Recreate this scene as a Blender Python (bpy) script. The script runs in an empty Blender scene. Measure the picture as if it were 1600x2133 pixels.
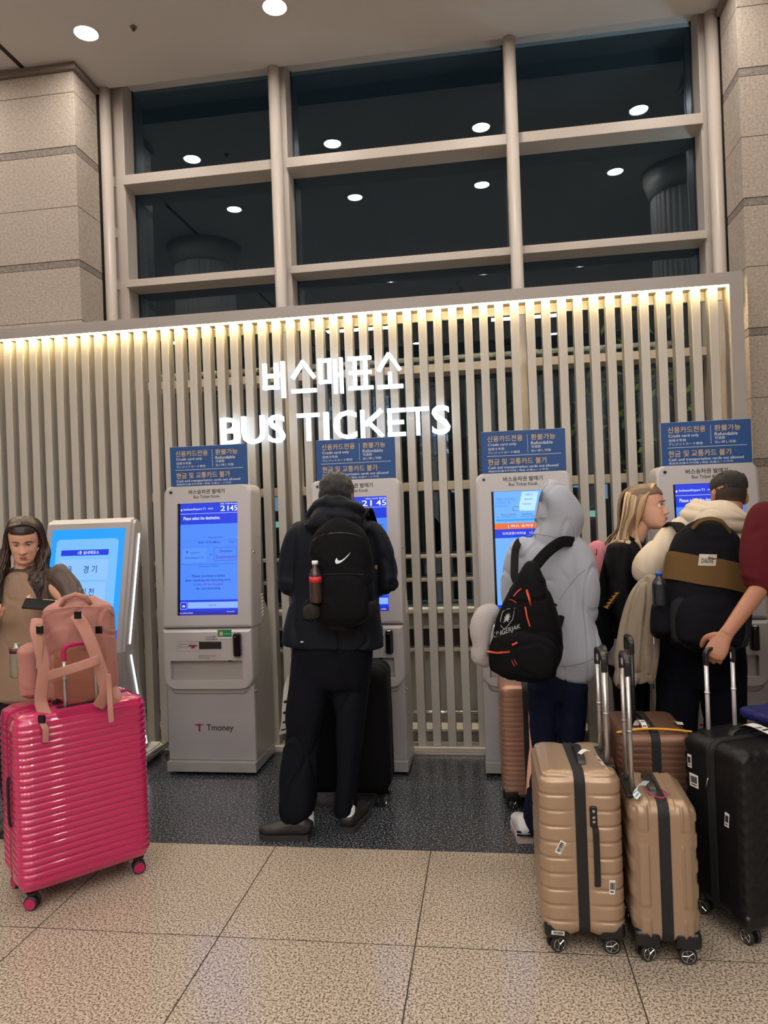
import bpy, bmesh, math, random
from mathutils import Vector, Matrix, Euler, noise
R_ = math.radians
random.seed(7)
SC = bpy.context.scene
COL = SC.collection
# ---------------------------------------------------------------- camera
YAW, PITCH, ROLL, FPX, CAMZ = R_(8.0992), R_(0.1787), R_(-2.0630), 1507.85, 1.6
_f = Vector((-math.sin(YAW)*math.cos(PITCH), math.cos(YAW)*math.cos(PITCH), math.sin(PITCH)))
_r = Vector((math.cos(YAW), math.sin(YAW), 0)); _u = _r.cross(_f)
_c, _s = math.cos(ROLL), math.sin(ROLL)
_r, _u = _c*_r+_s*_u, -_s*_r+_c*_u
cam = bpy.data.objects.new('camera', bpy.data.cameras.new('camera')); COL.objects.link(cam)
M = Matrix.Identity(4)
for i in range(3):
    M[i][0], M[i][1], M[i][2] = _r[i], _u[i], -_f[i]
M[2][3] = CAMZ
cam.matrix_world = M
cam.data.sensor_fit = 'HORIZONTAL'; cam.data.sensor_width = 36; cam.data.lens = FPX/1600*36
cam.data.clip_start = .05; cam.data.clip_end = 200
SC.camera = cam
# ---------------------------------------------------------------- world, exposure
w = bpy.data.worlds.new('night'); SC.world = w; w.use_nodes = True
w.node_tree.nodes['Background'].inputs[0].default_value = (.010, .016, .022, 1)
w.node_tree.nodes['Background'].inputs[1].default_value = 1
SC.view_settings.view_transform = 'Standard'; SC.view_settings.look = 'None'
SC.view_settings.gamma = 1; SC.view_settings.use_curve_mapping = False
SC.view_settings.exposure = 0.0
LAMP_E = 195.0       # radiance of the ceiling downlights
STRIP_E = 95.0      # warm strip under the beam
SIGN_E = 1.12        # lit letter faces
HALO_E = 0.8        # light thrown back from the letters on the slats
PANEL_E = 72.0       # rectangular ceiling panels of the hall behind the camera

def at(x, y, Y):
    """point of the plane Y seen at pixel x, y"""
    d = _f*FPX+_r*(x-800)-_u*(y-1066.5)
    return Vector((0, 0, CAMZ))+d*(Y/d.y)

# ---------------------------------------------------------------- materials
def lin(c):
    c = [v/255 for v in c]
    return tuple(v/12.92 if v <= .04045 else ((v+.055)/1.055)**2.4 for v in c)+(1,)
def mat(name, rgb, rough=.5, metal=0, emit=0, spec=.5, bump=None, coat=0, var=0, vscale=8, ecol=None):
    m = bpy.data.materials.new(name); m.use_nodes = True
    nt = m.node_tree; b = nt.nodes['Principled BSDF']
    b.inputs['Base Color'].default_value = lin(rgb); b.inputs['Roughness'].default_value = rough
    b.inputs['Metallic'].default_value = metal; b.inputs['Specular IOR Level'].default_value = spec
    if coat: b.inputs['Coat Weight'].default_value = coat; b.inputs['Coat Roughness'].default_value = .025
    if emit:
        b.inputs['Emission Color'].default_value = lin(ecol or rgb); b.inputs['Emission Strength'].default_value = emit
    if var or bump:
        tc = nt.nodes.new('ShaderNodeTexCoord')
    if var:
        n = nt.nodes.new('ShaderNodeTexNoise'); n.inputs['Scale'].default_value = vscale; n.inputs['Detail'].default_value = 4
        nt.links.new(tc.outputs['Object'], n.inputs['Vector'])
        mx = nt.nodes.new('ShaderNodeMix'); mx.data_type = 'RGBA'
        a = lin(rgb); mx.inputs[6].default_value = tuple(v*(1-var) for v in a[:3])+(1,)
        mx.inputs[7].default_value = tuple(min(1, v*(1+var)) for v in a[:3])+(1,)
        nt.links.new(n.outputs['Fac'], mx.inputs[0]); nt.links.new(mx.outputs[2], b.inputs['Base Color'])
    if bump:
        kind, scale, st = bump[:3]
        if kind == 'weave':
            n = nt.nodes.new('ShaderNodeTexWave'); n.inputs['Scale'].default_value = scale; n.inputs['Distortion'].default_value = .4
            n.bands_direction = bump[3] if len(bump) > 3 else 'Z'
        elif kind == 'voronoi':
            n = nt.nodes.new('ShaderNodeTexVoronoi'); n.inputs['Scale'].default_value = scale
        else:
            n = nt.nodes.new('ShaderNodeTexNoise'); n.inputs['Scale'].default_value = scale; n.inputs['Detail'].default_value = 5
        nt.links.new(tc.outputs['Object'], n.inputs['Vector'])
        bp = nt.nodes.new('ShaderNodeBump'); bp.inputs['Strength'].default_value = st; bp.inputs['Distance'].default_value = .01
        nt.links.new(n.outputs['Distance'] if kind == 'voronoi' else (n.outputs['Color'] if kind == 'weave' else n.outputs['Fac']), bp.inputs['Height'])
        nt.links.new(bp.outputs['Normal'], b.inputs['Normal'])
    return m
def granite(name, stops, scale, rough, bump=0, squash=(1, 1, 1), mottle=.12):
    m = bpy.data.materials.new(name); m.use_nodes = True
    nt = m.node_tree; b = nt.nodes['Principled BSDF']; b.inputs['Roughness'].default_value = rough
    g = nt.nodes.new('ShaderNodeNewGeometry'); mp = nt.nodes.new('ShaderNodeMapping'); mp.inputs['Scale'].default_value = squash
    nt.links.new(g.outputs['Position'], mp.inputs['Vector'])
    n = nt.nodes.new('ShaderNodeTexNoise'); n.inputs['Scale'].default_value = scale; n.inputs['Detail'].default_value = 3; n.inputs['Roughness'].default_value = .7
    nt.links.new(mp.outputs[0], n.inputs['Vector'])
    cr = nt.nodes.new('ShaderNodeValToRGB'); el = cr.color_ramp.elements
    while len(el) > 1: el.remove(el[-1])
    el[0].position = stops[0][0]; el[0].color = lin(stops[0][1])
    for p, c in stops[1:]:
        e = el.new(p); e.color = lin(c)
    nt.links.new(n.outputs['Fac'], cr.inputs[0])
    n2 = nt.nodes.new('ShaderNodeTexNoise'); n2.inputs['Scale'].default_value = 2.5; n2.inputs['Detail'].default_value = 3
    nt.links.new(g.outputs['Position'], n2.inputs['Vector'])
    mr = nt.nodes.new('ShaderNodeMapRange'); mr.inputs[3].default_value = 1-mottle; mr.inputs[4].default_value = 1+mottle
    nt.links.new(n2.outputs['Fac'], mr.inputs[0])
    mx = nt.nodes.new('ShaderNodeVectorMath'); mx.operation = 'SCALE'
    nt.links.new(cr.outputs[0], mx.inputs[0]); nt.links.new(mr.outputs[0], mx.inputs['Scale'])
    nt.links.new(mx.outputs[0], b.inputs['Base Color'])
    if bump:
        bp = nt.nodes.new('ShaderNodeBump'); bp.inputs['Strength'].default_value = bump; bp.inputs['Distance'].default_value = .006
        nt.links.new(n.outputs['Fac'], bp.inputs['Height']); nt.links.new(bp.outputs[0], b.inputs['Normal'])
    return m
def glass_mat():
    m = bpy.data.materials.new('tinted window glass'); m.use_nodes = True
    nt = m.node_tree; nt.nodes.clear()
    o = nt.nodes.new('ShaderNodeOutputMaterial'); mx = nt.nodes.new('ShaderNodeMixShader')
    lw = nt.nodes.new('ShaderNodeLayerWeight'); lw.inputs['Blend'].default_value = .5
    pw = nt.nodes.new('ShaderNodeMath'); pw.operation = 'POWER'; pw.inputs[1].default_value = 5; nt.links.new(lw.outputs['Facing'], pw.inputs[0])
    fr = nt.nodes.new('ShaderNodeMath'); fr.operation = 'MULTIPLY_ADD'; fr.inputs[1].default_value = .9; fr.inputs[2].default_value = .085; nt.links.new(pw.outputs[0], fr.inputs[0])
    tr = nt.nodes.new('ShaderNodeBsdfTransparent'); tr.inputs[0].default_value = (.50, .60, .62, 1)
    gl = nt.nodes.new('ShaderNodeBsdfGlossy'); gl.inputs['Roughness'].default_value = 0.0; gl.inputs[0].default_value = (.72, .86, 1, 1)
    nt.links.new(fr.outputs[0], mx.inputs[0]); nt.links.new(tr.outputs[0], mx.inputs[1]); nt.links.new(gl.outputs[0], mx.inputs[2])
    nt.links.new(mx.outputs[0], o.inputs[0])
    return m
MT = {}
MT['tile'] = granite('polished beige granite', [(.40, (92, 80, 70)), (.455, (128, 114, 101)), (.50, (178, 163, 146)), (.58, (193, 179, 161)), (.72, (203, 191, 175))], 125, .17, mottle=.05)
MT['dark'] = granite('polished dark granite', [(.40, (22, 24, 28)), (.49, (42, 45, 51)), (.55, (74, 78, 85)), (.61, (118, 122, 128)), (.68, (160, 162, 166))], 105, .19, mottle=.1)
MT['stone'] = granite('rough beige stone', [(.3, (150, 139, 128)), (.5, (172, 160, 148)), (.7, (188, 177, 164))], 60, .85, bump=.5, mottle=.04)
MT['band'] = granite('dark stone band', [(.3, (104, 96, 90)), (.5, (132, 124, 116)), (.7, (156, 148, 140))], 70, .8, bump=.4, mottle=.05)
MT['grout'] = mat('dark joint', (52, 44, 36), .9)
MT['ceil'] = mat('ceiling paint', (206, 202, 200), .9)
MT['crown'] = mat('crown trim', (120, 108, 100), .6)
MT['alu'] = mat('warm white painted steel', (190, 180, 170), .4, var=.04, vscale=3)
MT['slat'] = mat('cream powder coated slat', (192, 187, 179), .38)
MT['beam'] = mat('silver grey frame', (168, 160, 155), .45)
MT['glass'] = glass_mat()
MT['gasket'] = mat('black gasket', (28, 28, 30), .6)
MT['lamp'] = mat('downlight', (255, 246, 236), .4, emit=LAMP_E)
MT['ring'] = mat('downlight ring', (230, 225, 218), .4)
MT['strip'] = mat('warm strip light', (255, 226, 160), .4, emit=STRIP_E)
MT['lit'] = mat('lit letter face', (238, 247, 255), .4, emit=SIGN_E)
MT['silver'] = mat('silver painted kiosk steel', (186, 182, 183), .38, metal=.25, spec=.5)
MT['silver2'] = mat('silver kiosk side', (172, 171, 168), .36, metal=.35)
MT['satin'] = mat('brushed kiosk door', (182, 180, 183), .36, metal=.4)
MT['white'] = mat('white plastic', (226, 222, 216), .45)
MT['black'] = mat('black plastic', (18, 18, 20), .35)
MT['blacks'] = mat('glossy black plastic', (12, 12, 16), .12)
MT['grey'] = mat('dark grey plastic', (62, 60, 64), .4)
MT['chrome'] = mat('chrome', (205, 205, 205), .12, metal=1)
MT['alum'] = mat('brushed aluminium tube', (188, 184, 180), .28, metal=.85)
MT['signblue'] = mat('blue sign film', (28, 78, 142), .4)
MT['yel'] = mat('yellow print', (212, 182, 124), .5)
MT['wht'] = mat('white print', (226, 232, 238), .5)
MT['blk'] = mat('dark print', (36, 34, 36), .5)
MT['red'] = mat('deep red print', (128, 22, 52), .45)
MT['green'] = mat('green sticker', (22, 128, 74), .4)
def emi(name, rgb, k=1.0): return mat(name, tuple(int(v*.25) for v in rgb), .16, emit=k, ecol=rgb)
MT['s_hdr'] = emi('screen royal blue', (34, 62, 222), 1.0)
MT['s_body'] = emi('screen light blue', (78, 138, 255), 1.0)
MT['s_body2'] = emi('screen pale blue', (112, 178, 255), 1.0)
MT['s_foot'] = emi('screen violet blue', (52, 48, 170), .9)
MT['s_txt'] = emi('screen white text', (225, 235, 255), 1.1)
MT['s_dark'] = emi('screen dark blue text', (22, 44, 150), .9)
MT['s_viol'] = emi('screen violet text', (110, 60, 190), .9)
MT['s_org'] = emi('screen orange', (240, 110, 48), 1.0)
MT['s_mag'] = emi('screen purple', (150, 50, 205), 1.0)
MT['s_bar'] = emi('screen pale bar', (140, 180, 255), 1.0)
MT['s_cyan'] = emi('info screen cyan', (40, 160, 255), 1.0)
MT['s_pan'] = emi('info screen panel', (120, 190, 248), 1.0)
MT['s_pan2'] = emi('info screen card', (142, 196, 250), 1.0)
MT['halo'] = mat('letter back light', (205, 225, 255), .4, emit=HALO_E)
MT['fillstrip'] = mat('added warm fill behind the screen', (255, 236, 196), .4, emit=75)  # unseen source, added to brighten the low wall behind the slats
MT['panel'] = mat('ceiling light panel', (255, 250, 246), .4, emit=PANEL_E)
MT['led'] = mat('white led strip', (240, 246, 255), .4, emit=3.2)

# ---------------------------------------------------------------- object helpers
def link(name, me, m=None, parent=None, smooth=False):
    o = bpy.data.objects.new(name, me); COL.objects.link(o)
    if m is not None and not me.materials: me.materials.append(m)
    if parent is not None: o.parent = parent
    if smooth:
        for p in me.polygons: p.use_smooth = True
    return o
def tag(o, label=None, cat=None, group=None, kind=None):
    if label: o['label'] = label
    if cat: o['category'] = cat
    if group: o['group'] = group
    if kind: o['kind'] = kind
    return o
def empty(name, loc=(0, 0, 0), rz=0, label=None, cat=None, group=None):
    o = bpy.data.objects.new(name, None); COL.objects.link(o); o.empty_display_size = .1
    o.location = loc; o.rotation_euler = (0, 0, rz)
    return tag(o, label, cat, group)
def me_of(bm, name='m', smooth=False):
    me = bpy.data.meshes.new(name); bm.normal_update(); bm.to_mesh(me); bm.free()
    if smooth:
        for p in me.polygons: p.use_smooth = True
    return me
def add_box(bm, c, s, bev=0, seg=2, rot=None):
    g = bmesh.ops.create_cube(bm, size=1)
    vs = g['verts']
    for v in vs: v.co = Vector((v.co.x*s[0], v.co.y*s[1], v.co.z*s[2]))
    if bev:
        es = list({e for v in vs for e in v.link_edges})
        r = bmesh.ops.bevel(bm, geom=es, offset=bev, segments=seg, affect='EDGES', profile=.6)
        vs = list({v for f in r['faces'] for v in f.verts} | {v for v in vs if v.is_valid})
    mx = Matrix.Translation(c) @ (rot.to_matrix().to_4x4() if rot else Matrix.Identity(4))
    bmesh.ops.transform(bm, matrix=mx, verts=vs)
    return vs
def box(name, c, s, m, parent=None, bev=0, seg=2, rot=None):
    bm = bmesh.new(); add_box(bm, c, s, bev, seg, rot)
    return link(name, me_of(bm), m, parent)
def bx(name, x0, x1, y0, y1, z0, z1, m, parent=None, bev=0, seg=2):
    return box(name, ((x0+x1)/2, (y0+y1)/2, (z0+z1)/2), (x1-x0, y1-y0, z1-z0), m, parent, bev, seg)
def add_tube(bm, pts, r, n=12, cap=True, close=False):
    """round tube through points; r number or list"""
    pts = [Vector(p) for p in pts]; N = len(pts); rings = []
    up = None
    for i, p in enumerate(pts):
        if close: t = pts[(i+1) % N]-pts[i-1]
        else: t = (pts[min(i+1, N-1)]-pts[max(i-1, 0)])
        t.normalize()
        if up is None:
            up = t.orthogonal().normalized()
        up = (up-t*up.dot(t)).normalized(); sd = t.cross(up)
        rr = r[i] if isinstance(r, (list, tuple)) else r
        rings.append([bm.verts.new(p+(up*math.cos(a)+sd*math.sin(a))*rr) for a in [2*math.pi*k/n for k in range(n)]])
    for i in range(N if close else N-1):
        a, b = rings[i], rings[(i+1) % N]
        for k in range(n): bm.faces.new((a[k], a[(k+1) % n], b[(k+1) % n], b[k]))
    if cap and not close:
        bm.faces.new(rings[0][::-1]); bm.faces.new(rings[-1])
def tube(name, pts, r, m, parent=None, n=12, close=False):
    bm = bmesh.new(); add_tube(bm, pts, r, n, close=close)
    bmesh.ops.recalc_face_normals(bm, faces=bm.faces)
    return link(name, me_of(bm, smooth=True), m, parent)
def cyl(name, c, r, h, m, parent=None, axis='Z', n=24, r2=None, bev=0):
    bm = bmesh.new()
    g = bmesh.ops.create_cone(bm, cap_ends=True, segments=n, radius1=r, radius2=r if r2 is None else r2, depth=h)
    if bev:
        es = [e for e in bm.edges if abs(e.verts[0].co.z-e.verts[1].co.z) < 1e-6]
        bmesh.ops.bevel(bm, geom=es, offset=bev, segments=2, affect='EDGES')
    if axis == 'X': bmesh.ops.rotate(bm, verts=bm.verts, matrix=Matrix.Rotation(math.pi/2, 3, 'Y'))
    if axis == 'Y': bmesh.ops.rotate(bm, verts=bm.verts, matrix=Matrix.Rotation(math.pi/2, 3, 'X'))
    bmesh.ops.translate(bm, verts=bm.verts, vec=c)
    me = me_of(bm)
    for p in me.polygons: p.use_smooth = len(p.vertices) == 4
    return link(name, me, m, parent)
def prism(name, poly, a0, a1, m, parent=None, axis='X', bev=0, seg=2):
    """extrude a 2D polygon along an axis. axis X: poly=(y,z); Y: poly=(x,z); Z: poly=(x,y)"""
    bm = bmesh.new()
    def P(p, a): return {'X': (a, p[0], p[1]), 'Y': (p[0], a, p[1]), 'Z': (p[0], p[1], a)}[axis]
    A = [bm.verts.new(P(p, a0)) for p in poly]; B = [bm.verts.new(P(p, a1)) for p in poly]
    bm.faces.new(A); bm.faces.new(B[::-1]); n = len(poly)
    for i in range(n): bm.faces.new((A[i], B[i], B[(i+1) % n], A[(i+1) % n]))
    bmesh.ops.recalc_face_normals(bm, faces=bm.faces)
    if bev: bmesh.ops.bevel(bm, geom=[e for e in bm.edges if e.calc_face_angle(0) > .5], offset=bev, segments=seg, affect='EDGES', clamp_overlap=True)
    return link(name, me_of(bm), m, parent)
def rrect(x0, x1, z0, z1, rr, n=6):
    """rounded rectangle outline, rr = radii bl, br, tr, tl"""
    out = []
    for (cx, cz, sx, sz, r, a0) in ((x1, z0, -1, 1, rr[1], -90), (x1, z1, -1, -1, rr[2], 0), (x0, z1, 1, -1, rr[3], 90), (x0, z0, 1, 1, rr[0], 180)):
        if r <= 0: out.append((cx, cz)); continue
        for k in range(n+1):
            a = R_(a0+90*k/n); out.append((cx+sx*r+r*math.cos(a), cz+sz*r+r*math.sin(a)))
    return out
def slab(name, outl, yf, yb, m, parent=None, bev=.006):
    """plate with outline in xz; yf(z), yb(z) give its front and back"""
    bm = bmesh.new(); n = len(outl)
    cx = sum(p[0] for p in outl)/n; cz = sum(p[1] for p in outl)/n
    def inset(p, d):
        v = Vector((p[0]-cx, p[1]-cz)); hx = max(abs(q[0]-cx) for q in outl); hz = max(abs(q[1]-cz) for q in outl)
        return (cx+v.x*(1-d/hx), cz+v.y*(1-d/hz))
    A = [bm.verts.new((q[0], yf(q[1]), q[1])) for q in (inset(p, bev) for p in outl)]
    A1 = [bm.verts.new((q[0], yf(q[1])+bev*.3, q[1])) for q in (inset(p, bev*.3) for p in outl)]
    B = [bm.verts.new((p[0], yf(p[1])+bev, p[1])) for p in outl]
    D = [bm.verts.new((p[0], yb(p[1]), p[1])) for p in outl]
    bm.faces.new(A); bm.faces.new(D[::-1])
    for a, b in ((A, A1), (A1, B), (B, D)):
        for i in range(n): bm.faces.new((a[i], a[(i+1) % n], b[(i+1) % n], b[i]))
    bmesh.ops.recalc_face_normals(bm, faces=bm.faces)
    return link(name, me_of(bm), m, parent)
def cut(o, c, s, bev=0, rot=None):
    bm = bmesh.new(); add_box(bm, c, s, bev, 3, rot)
    k = bpy.data.objects.new('cutter', me_of(bm)); COL.objects.link(k)
    md = o.modifiers.new('b', 'BOOLEAN'); md.operation = 'DIFFERENCE'; md.object = k; md.solver = 'EXACT'
    bake(o); bpy.data.objects.remove(k)
def bake(o):
    dg = bpy.context.evaluated_depsgraph_get(); dg.update()
    me = bpy.data.meshes.new_from_object(o.evaluated_get(dg))
    o.modifiers.clear(); o.data = me
    return o
_tc = {}
def text_mesh(body, ext=.0006, bold=0.0, spacing=1.0):
    key = (body, ext, bold, spacing)
    if key not in _tc:
        cu = bpy.data.curves.new('t', 'FONT'); cu.body = body; cu.size = 1; cu.offset = bold; cu.resolution_u = 3
        cu.space_character = spacing
        o = bpy.data.objects.new('t', cu); COL.objects.link(o)
        bpy.context.view_layer.update()
        dg = bpy.context.evaluated_depsgraph_get()
        me = bpy.data.meshes.new_from_object(o.evaluated_get(dg)); bpy.data.objects.remove(o)
        bm = bmesh.new(); bm.from_mesh(me)
        xs = [v.co.x for v in bm.verts]; ys = [v.co.y for v in bm.verts]
        x0, x1, y0, y1 = min(xs), max(xs), min(ys), max(ys)
        _tc[key] = ([((v.co.x-x0)/(x1-x0), (v.co.y-y0)/(y1-y0)) for v in bm.verts], [[v.index for v in f.verts] for f in bm.faces])
        bm.verts.index_update(); bm.free()
    return _tc[key]
def add_text(bm, body, x0, x1, z0, z1, y, bold=0, spacing=1.0, depth=0, fn=None):
    """text filling the box x0..x1, z0..z1 on a plane facing -y; fn maps (x, z) to a point"""
    vs, fs = text_mesh(body, 0, bold, spacing)
    def P(u, v, dy):
        x, z = x0+u*(x1-x0), z0+v*(z1-z0)
        yy = y(z) if callable(y) else y
        return fn(x, z, dy) if fn else Vector((x, yy+dy, z))
    A = [bm.verts.new(P(u, v, 0)) for u, v in vs]
    for f in fs:
        try: bm.faces.new([A[i] for i in f])
        except ValueError: pass
    if depth:
        B = [bm.verts.new(P(u, v, depth)) for u, v in vs]
        ed = {}
        for f in fs:
            for i in range(len(f)):
                a, b = f[i], f[(i+1) % len(f)]
                k = (min(a, b), max(a, b)); ed[k] = None if k in ed else (a, b)
        for k, e in ed.items():
            if e: bm.faces.new((A[e[0]], B[e[0]], B[e[1]], A[e[1]]))
def texts(name, items, m, parent, y, fn=None):
    bm = bmesh.new()
    for it in items: add_text(bm, *it[:5], y, *(it[5:]), fn=fn)
    return tag(link(name, me_of(bm), m, parent), kind='stuff')
def copy_tree(o, parent=None):
    c = o.copy(); COL.objects.link(c); c.parent = parent
    for ch in list(o.children): copy_tree(ch, c)
    return c

# ================================================================ SETTING
GY = 5.57                                   # glass plane
ZC = 5.0                                    # ceiling
XR, XL, YCOL = 1.707, -2.893, 4.95          # inner corners of the stone columns, their front
XSEAM = [-.3215+.7585*k for k in range(-6, 7)]
YSEAM = [3.422-.758*k for k in range(0, 9)]
floor = bx('floor', -9, 9, -7, 5.9, -.12, -.0006, MT['grout']); tag(floor, kind='structure')
tm = {}
for i in range(len(XSEAM)-1):
    for j in range(len(YSEAM)-1):
        x0, x1, y1, y0 = XSEAM[i]+.0018, XSEAM[i+1]-.0018, YSEAM[j]-.002, YSEAM[j+1]+.002
        if not tm:
            bm = bmesh.new(); add_box(bm, (0, 0, 0), (x1-x0, y1-y0, .03), .0012, 1); tm['m'] = me_of(bm); tm['m'].materials.append(MT['tile'])
        t = link('floor_tile', tm['m'], None, floor); t.location = ((x0+x1)/2, (y0+y1)/2, -.015)
bx('dark_granite_band', XSEAM[0]-2, XSEAM[-1]+2, 3.4235, 5.72, -.03, 0, MT['dark'], floor)
bx('tile_field', -9, XSEAM[0], -7, 3.42, -.03, 0, MT['tile'], floor); bx('tile_field', XSEAM[-1], 9, -7, 3.42, -.03, 0, MT['tile'], floor)
bx('tile_field', XSEAM[0], XSEAM[-1], -7, YSEAM[-1], -.03, 0, MT['tile'], floor)
# ceiling
ceil = bx('ceiling', -9, 9, -7, 5.30, ZC, ZC+.12, MT['ceil']); tag(ceil, kind='structure')
bx('ceiling_groove', -3.30, -3.265, -7, 4.93, ZC-.004, ZC+.001, MT['gasket'], ceil)
tag(bx('trim_1', -3.2, 2.2, 5.30, 5.62, ZC+.12, ZC+.3, MT['ceil']), kind='structure')
LR = [4.665, 3.52, .69, -.45, -3.3, -4.4]
lamp = None
for j, yy in enumerate(LR):
    for k in range(-2, 5):
        xx = -2.62+1.345*k
        if lamp is None:
            lamp = empty('downlight', (0, 0, ZC))
            bm = bmesh.new()
            add_tube(bm, [(math.cos(a)*.082, math.sin(a)*.082, -.004) for a in [2*math.pi*q/24 for q in range(24)]], .007, 6, close=True)
            link('ring', me_of(bm, smooth=True), MT['ring'], lamp)
            bm = bmesh.new(); bmesh.ops.create_circle(bm, cap_ends=True, segments=24, radius=.076); bmesh.ops.translate(bm, verts=bm.verts, vec=(0, 0, -.003)); bmesh.ops.reverse_faces(bm, faces=bm.faces)
            link('lens', me_of(bm), MT['lamp'], lamp); o = lamp
        else: o = copy_tree(lamp)
        o.location = (xx, yy, ZC)
        if j == 0 and k == 0: lb = 'round white downlight in the ceiling above the left stone column'
        elif j == 0 and k == 1: lb = 'round white downlight at the top edge, middle of the ceiling'
        else: lb = 'round recessed white downlight in the ceiling outside the picture'
        tag(o, lb, 'ceiling light', 'round ceiling downlights')
sp = empty('sprinkler', (-2.278, 4.676, ZC), label='small grey sprinkler head in the ceiling right of the left downlight', cat='sprinkler')
cyl('plate', (0, 0, -.004), .022, .008, MT['crown'], sp); cyl('nozzle', (0, 0, -.018), .008, .02, MT['grey'], sp)
lp = None
for yy in (-1.9, -5.6):
    for xx in (-5.2, -2.2, .8, 3.8):
        if lp is None:
            lp = empty('light_panel', (0, 0, ZC)); bx('diffuser', -.6, .6, -.1, .1, -.012, -.004, MT['panel'], lp); bx('frame', -.63, .63, -.13, .13, -.008, 0, MT['ring'], lp); o = lp
        else: o = copy_tree(lp)
        o.location = (xx, yy, ZC); tag(o, 'rectangular white light panel in the hall ceiling outside the picture', 'ceiling light', 'hall light panels')
# hall behind and beside the camera
tag(bx('wall_back', -9, 9, -7.2, -7, 0, ZC, mat('far wall paint', (176, 172, 170), .8)), kind='structure')
for s, nm in ((-1, 'wall_left'), (1, 'wall_right')):
    tag(bx(nm, 9*s-.1, 9*s+.1, -7, 5.9, 0, ZC, mat('side wall paint', (150, 146, 142), .8)), kind='structure')
# ribbed round columns behind the camera, seen mirrored in the glass
for k, (cx, cyy, cr_) in enumerate(((-3.38, 2.5, .37), (2.12, 3.35, .33))):
    bm = bmesh.new(); N = 144
    pr = [(cr_ if q % 4 < 2 else cr_-.012) for q in range(N)]
    rings = [[bm.verts.new((cx+pr[q]*math.cos(2*math.pi*q/N), cyy+pr[q]*math.sin(2*math.pi*q/N), z)) for q in range(N)] for z in (0, 4.75)]
    for q in range(N): bm.faces.new((rings[0][q], rings[0][(q+1) % N], rings[1][(q+1) % N], rings[1][q]))
    bm.faces.new(rings[1])
    c = empty('ribbed_column', (0, 0, 0), label='ribbed round column mirrored in the '+('leftmost' if k == 0 else 'rightmost')+' window panes', cat='column')
    link('shaft', me_of(bm), MT['alu'], c)
    cyl('capital', (cx, cyy, 4.872), cr_+.01, .245, MT['alu'], c, n=48, r2=cr_+.09)
# stone columns, course by course
crs = [(4.785, 4.94, 'b'), (4.39, 4.785, 'b'), (4.335, 4.39, 'd'), (3.945, 4.335, 'b'), (3.552, 3.945, 'b'), (3.50, 3.552, 'd'), (3.108, 3.50, 'b'),
       (2.713, 3.108, 'b'), (2.662, 2.713, 'd'), (2.263, 2.662, 'b'), (1.87, 2.263, 'b'), (1.82, 1.87, 'd'), (1.42, 1.82, 'b'), (1.03, 1.42, 'b'), (.98, 1.03, 'd'), (.58, .98, 'b'), (.19, .58, 'b'), (0, .19, 'd')]
for nm, xa, xb in (('wall_front_left', -5.6, XL), ('wall_front_right', XR, 4.2)):
    core = bx(nm, xa+.004, xb-.004, YCOL+.004, 5.66, 0, ZC, MT['grout']); tag(core, kind='structure')
    for z0, z1, kd in crs:
        m = MT['stone'] if kd == 'b' else MT['band']
        xs = [xa, -4.15, xb] if xa < 0 else [xa, 3.0, xb]
        for a, b in zip(xs, xs[1:]):
            i = 0 if kd == 'b' else .002
            bx('stone_block' if kd == 'b' else 'stone_band', a+.0015+i, b-.0015-i, YCOL+i, 5.268 if (b == xb and xa < 0) or (a == xa and xa > 0) else 5.2, z0+.0015, z1-.0015, m, core, .002, 1)
    bx('crown_molding', xa-.03, xb+.03, YCOL-.03, 5.27, 4.94, 4.972, MT['crown'], core, .006)
    bx('crown_molding', xa-.015, xb+.015, YCOL-.015, 5.27, 4.972, 5.0, MT['crown'], core, .004)
# window wall: pipes, mullions, transoms
win = empty('window_1', (0, 0, 0)); tag(win, kind='structure')
PX = [-2.843, -1.477, .279, 1.662]
for x in PX:
    tube('round_post', [(x, 5.305, 0), (x, 5.305, ZC+.1)], .044, MT['alu'], win, 24)
MX = [(-2.845, -2.745), (-1.50, -1.415), (.24, .318), (1.60, 1.70)]
for a, b in MX: bx('mullion', a, b, 5.40, 5.60, 0, 5.4, MT['alu'], win, .004)
bx('jamb', -2.895, -2.845, 5.32, 5.62, 0, 5.4, MT['crown'], win); bx('jamb', 1.70, 1.715, 5.32, 5.62, 0, 5.4, MT['crown'], win)
TZ = [(4.272, 4.348), (3.462, 3.52), (2.640, 2.70), (1.765, 1.83), (1.262, 1.282), (1.088, 1.112)]
for z0, z1 in TZ:
    for a, b in zip(MX, MX[1:]):
        bx('transom', a[1]-.005, b[0]+.005, 5.37, 5.57, z0, z1, MT['alu'], win, .003)
for x, s in ((PX[0], 1), (PX[3], -1)):
    for z in (4.31, 3.905, 3.49, 2.67, 2.2):
        bx('bracket', x-.02, x+.02, 5.34, 5.42, z-.04, z+.04, MT['alu'], win, .003)
zz = [.88, 1.088, 1.262, 1.765, 2.64, 3.462, 4.272, 5.35]
for a, b in zip(MX, MX[1:]):
    x0, x1 = a[1], b[0]
    for z0, z1 in zip(zz, zz[1:]):
        bx('gasket', x0, x0+.008, GY-.012, GY, z0, z1, MT['gasket'], win)
        bx('gasket', x1-.008, x1, GY-.012, GY, z0, z1, MT['gasket'], win)
        bx('window_pane', x0, x1, GY, GY+.006, z0, z1, MT['glass'], win)
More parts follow.
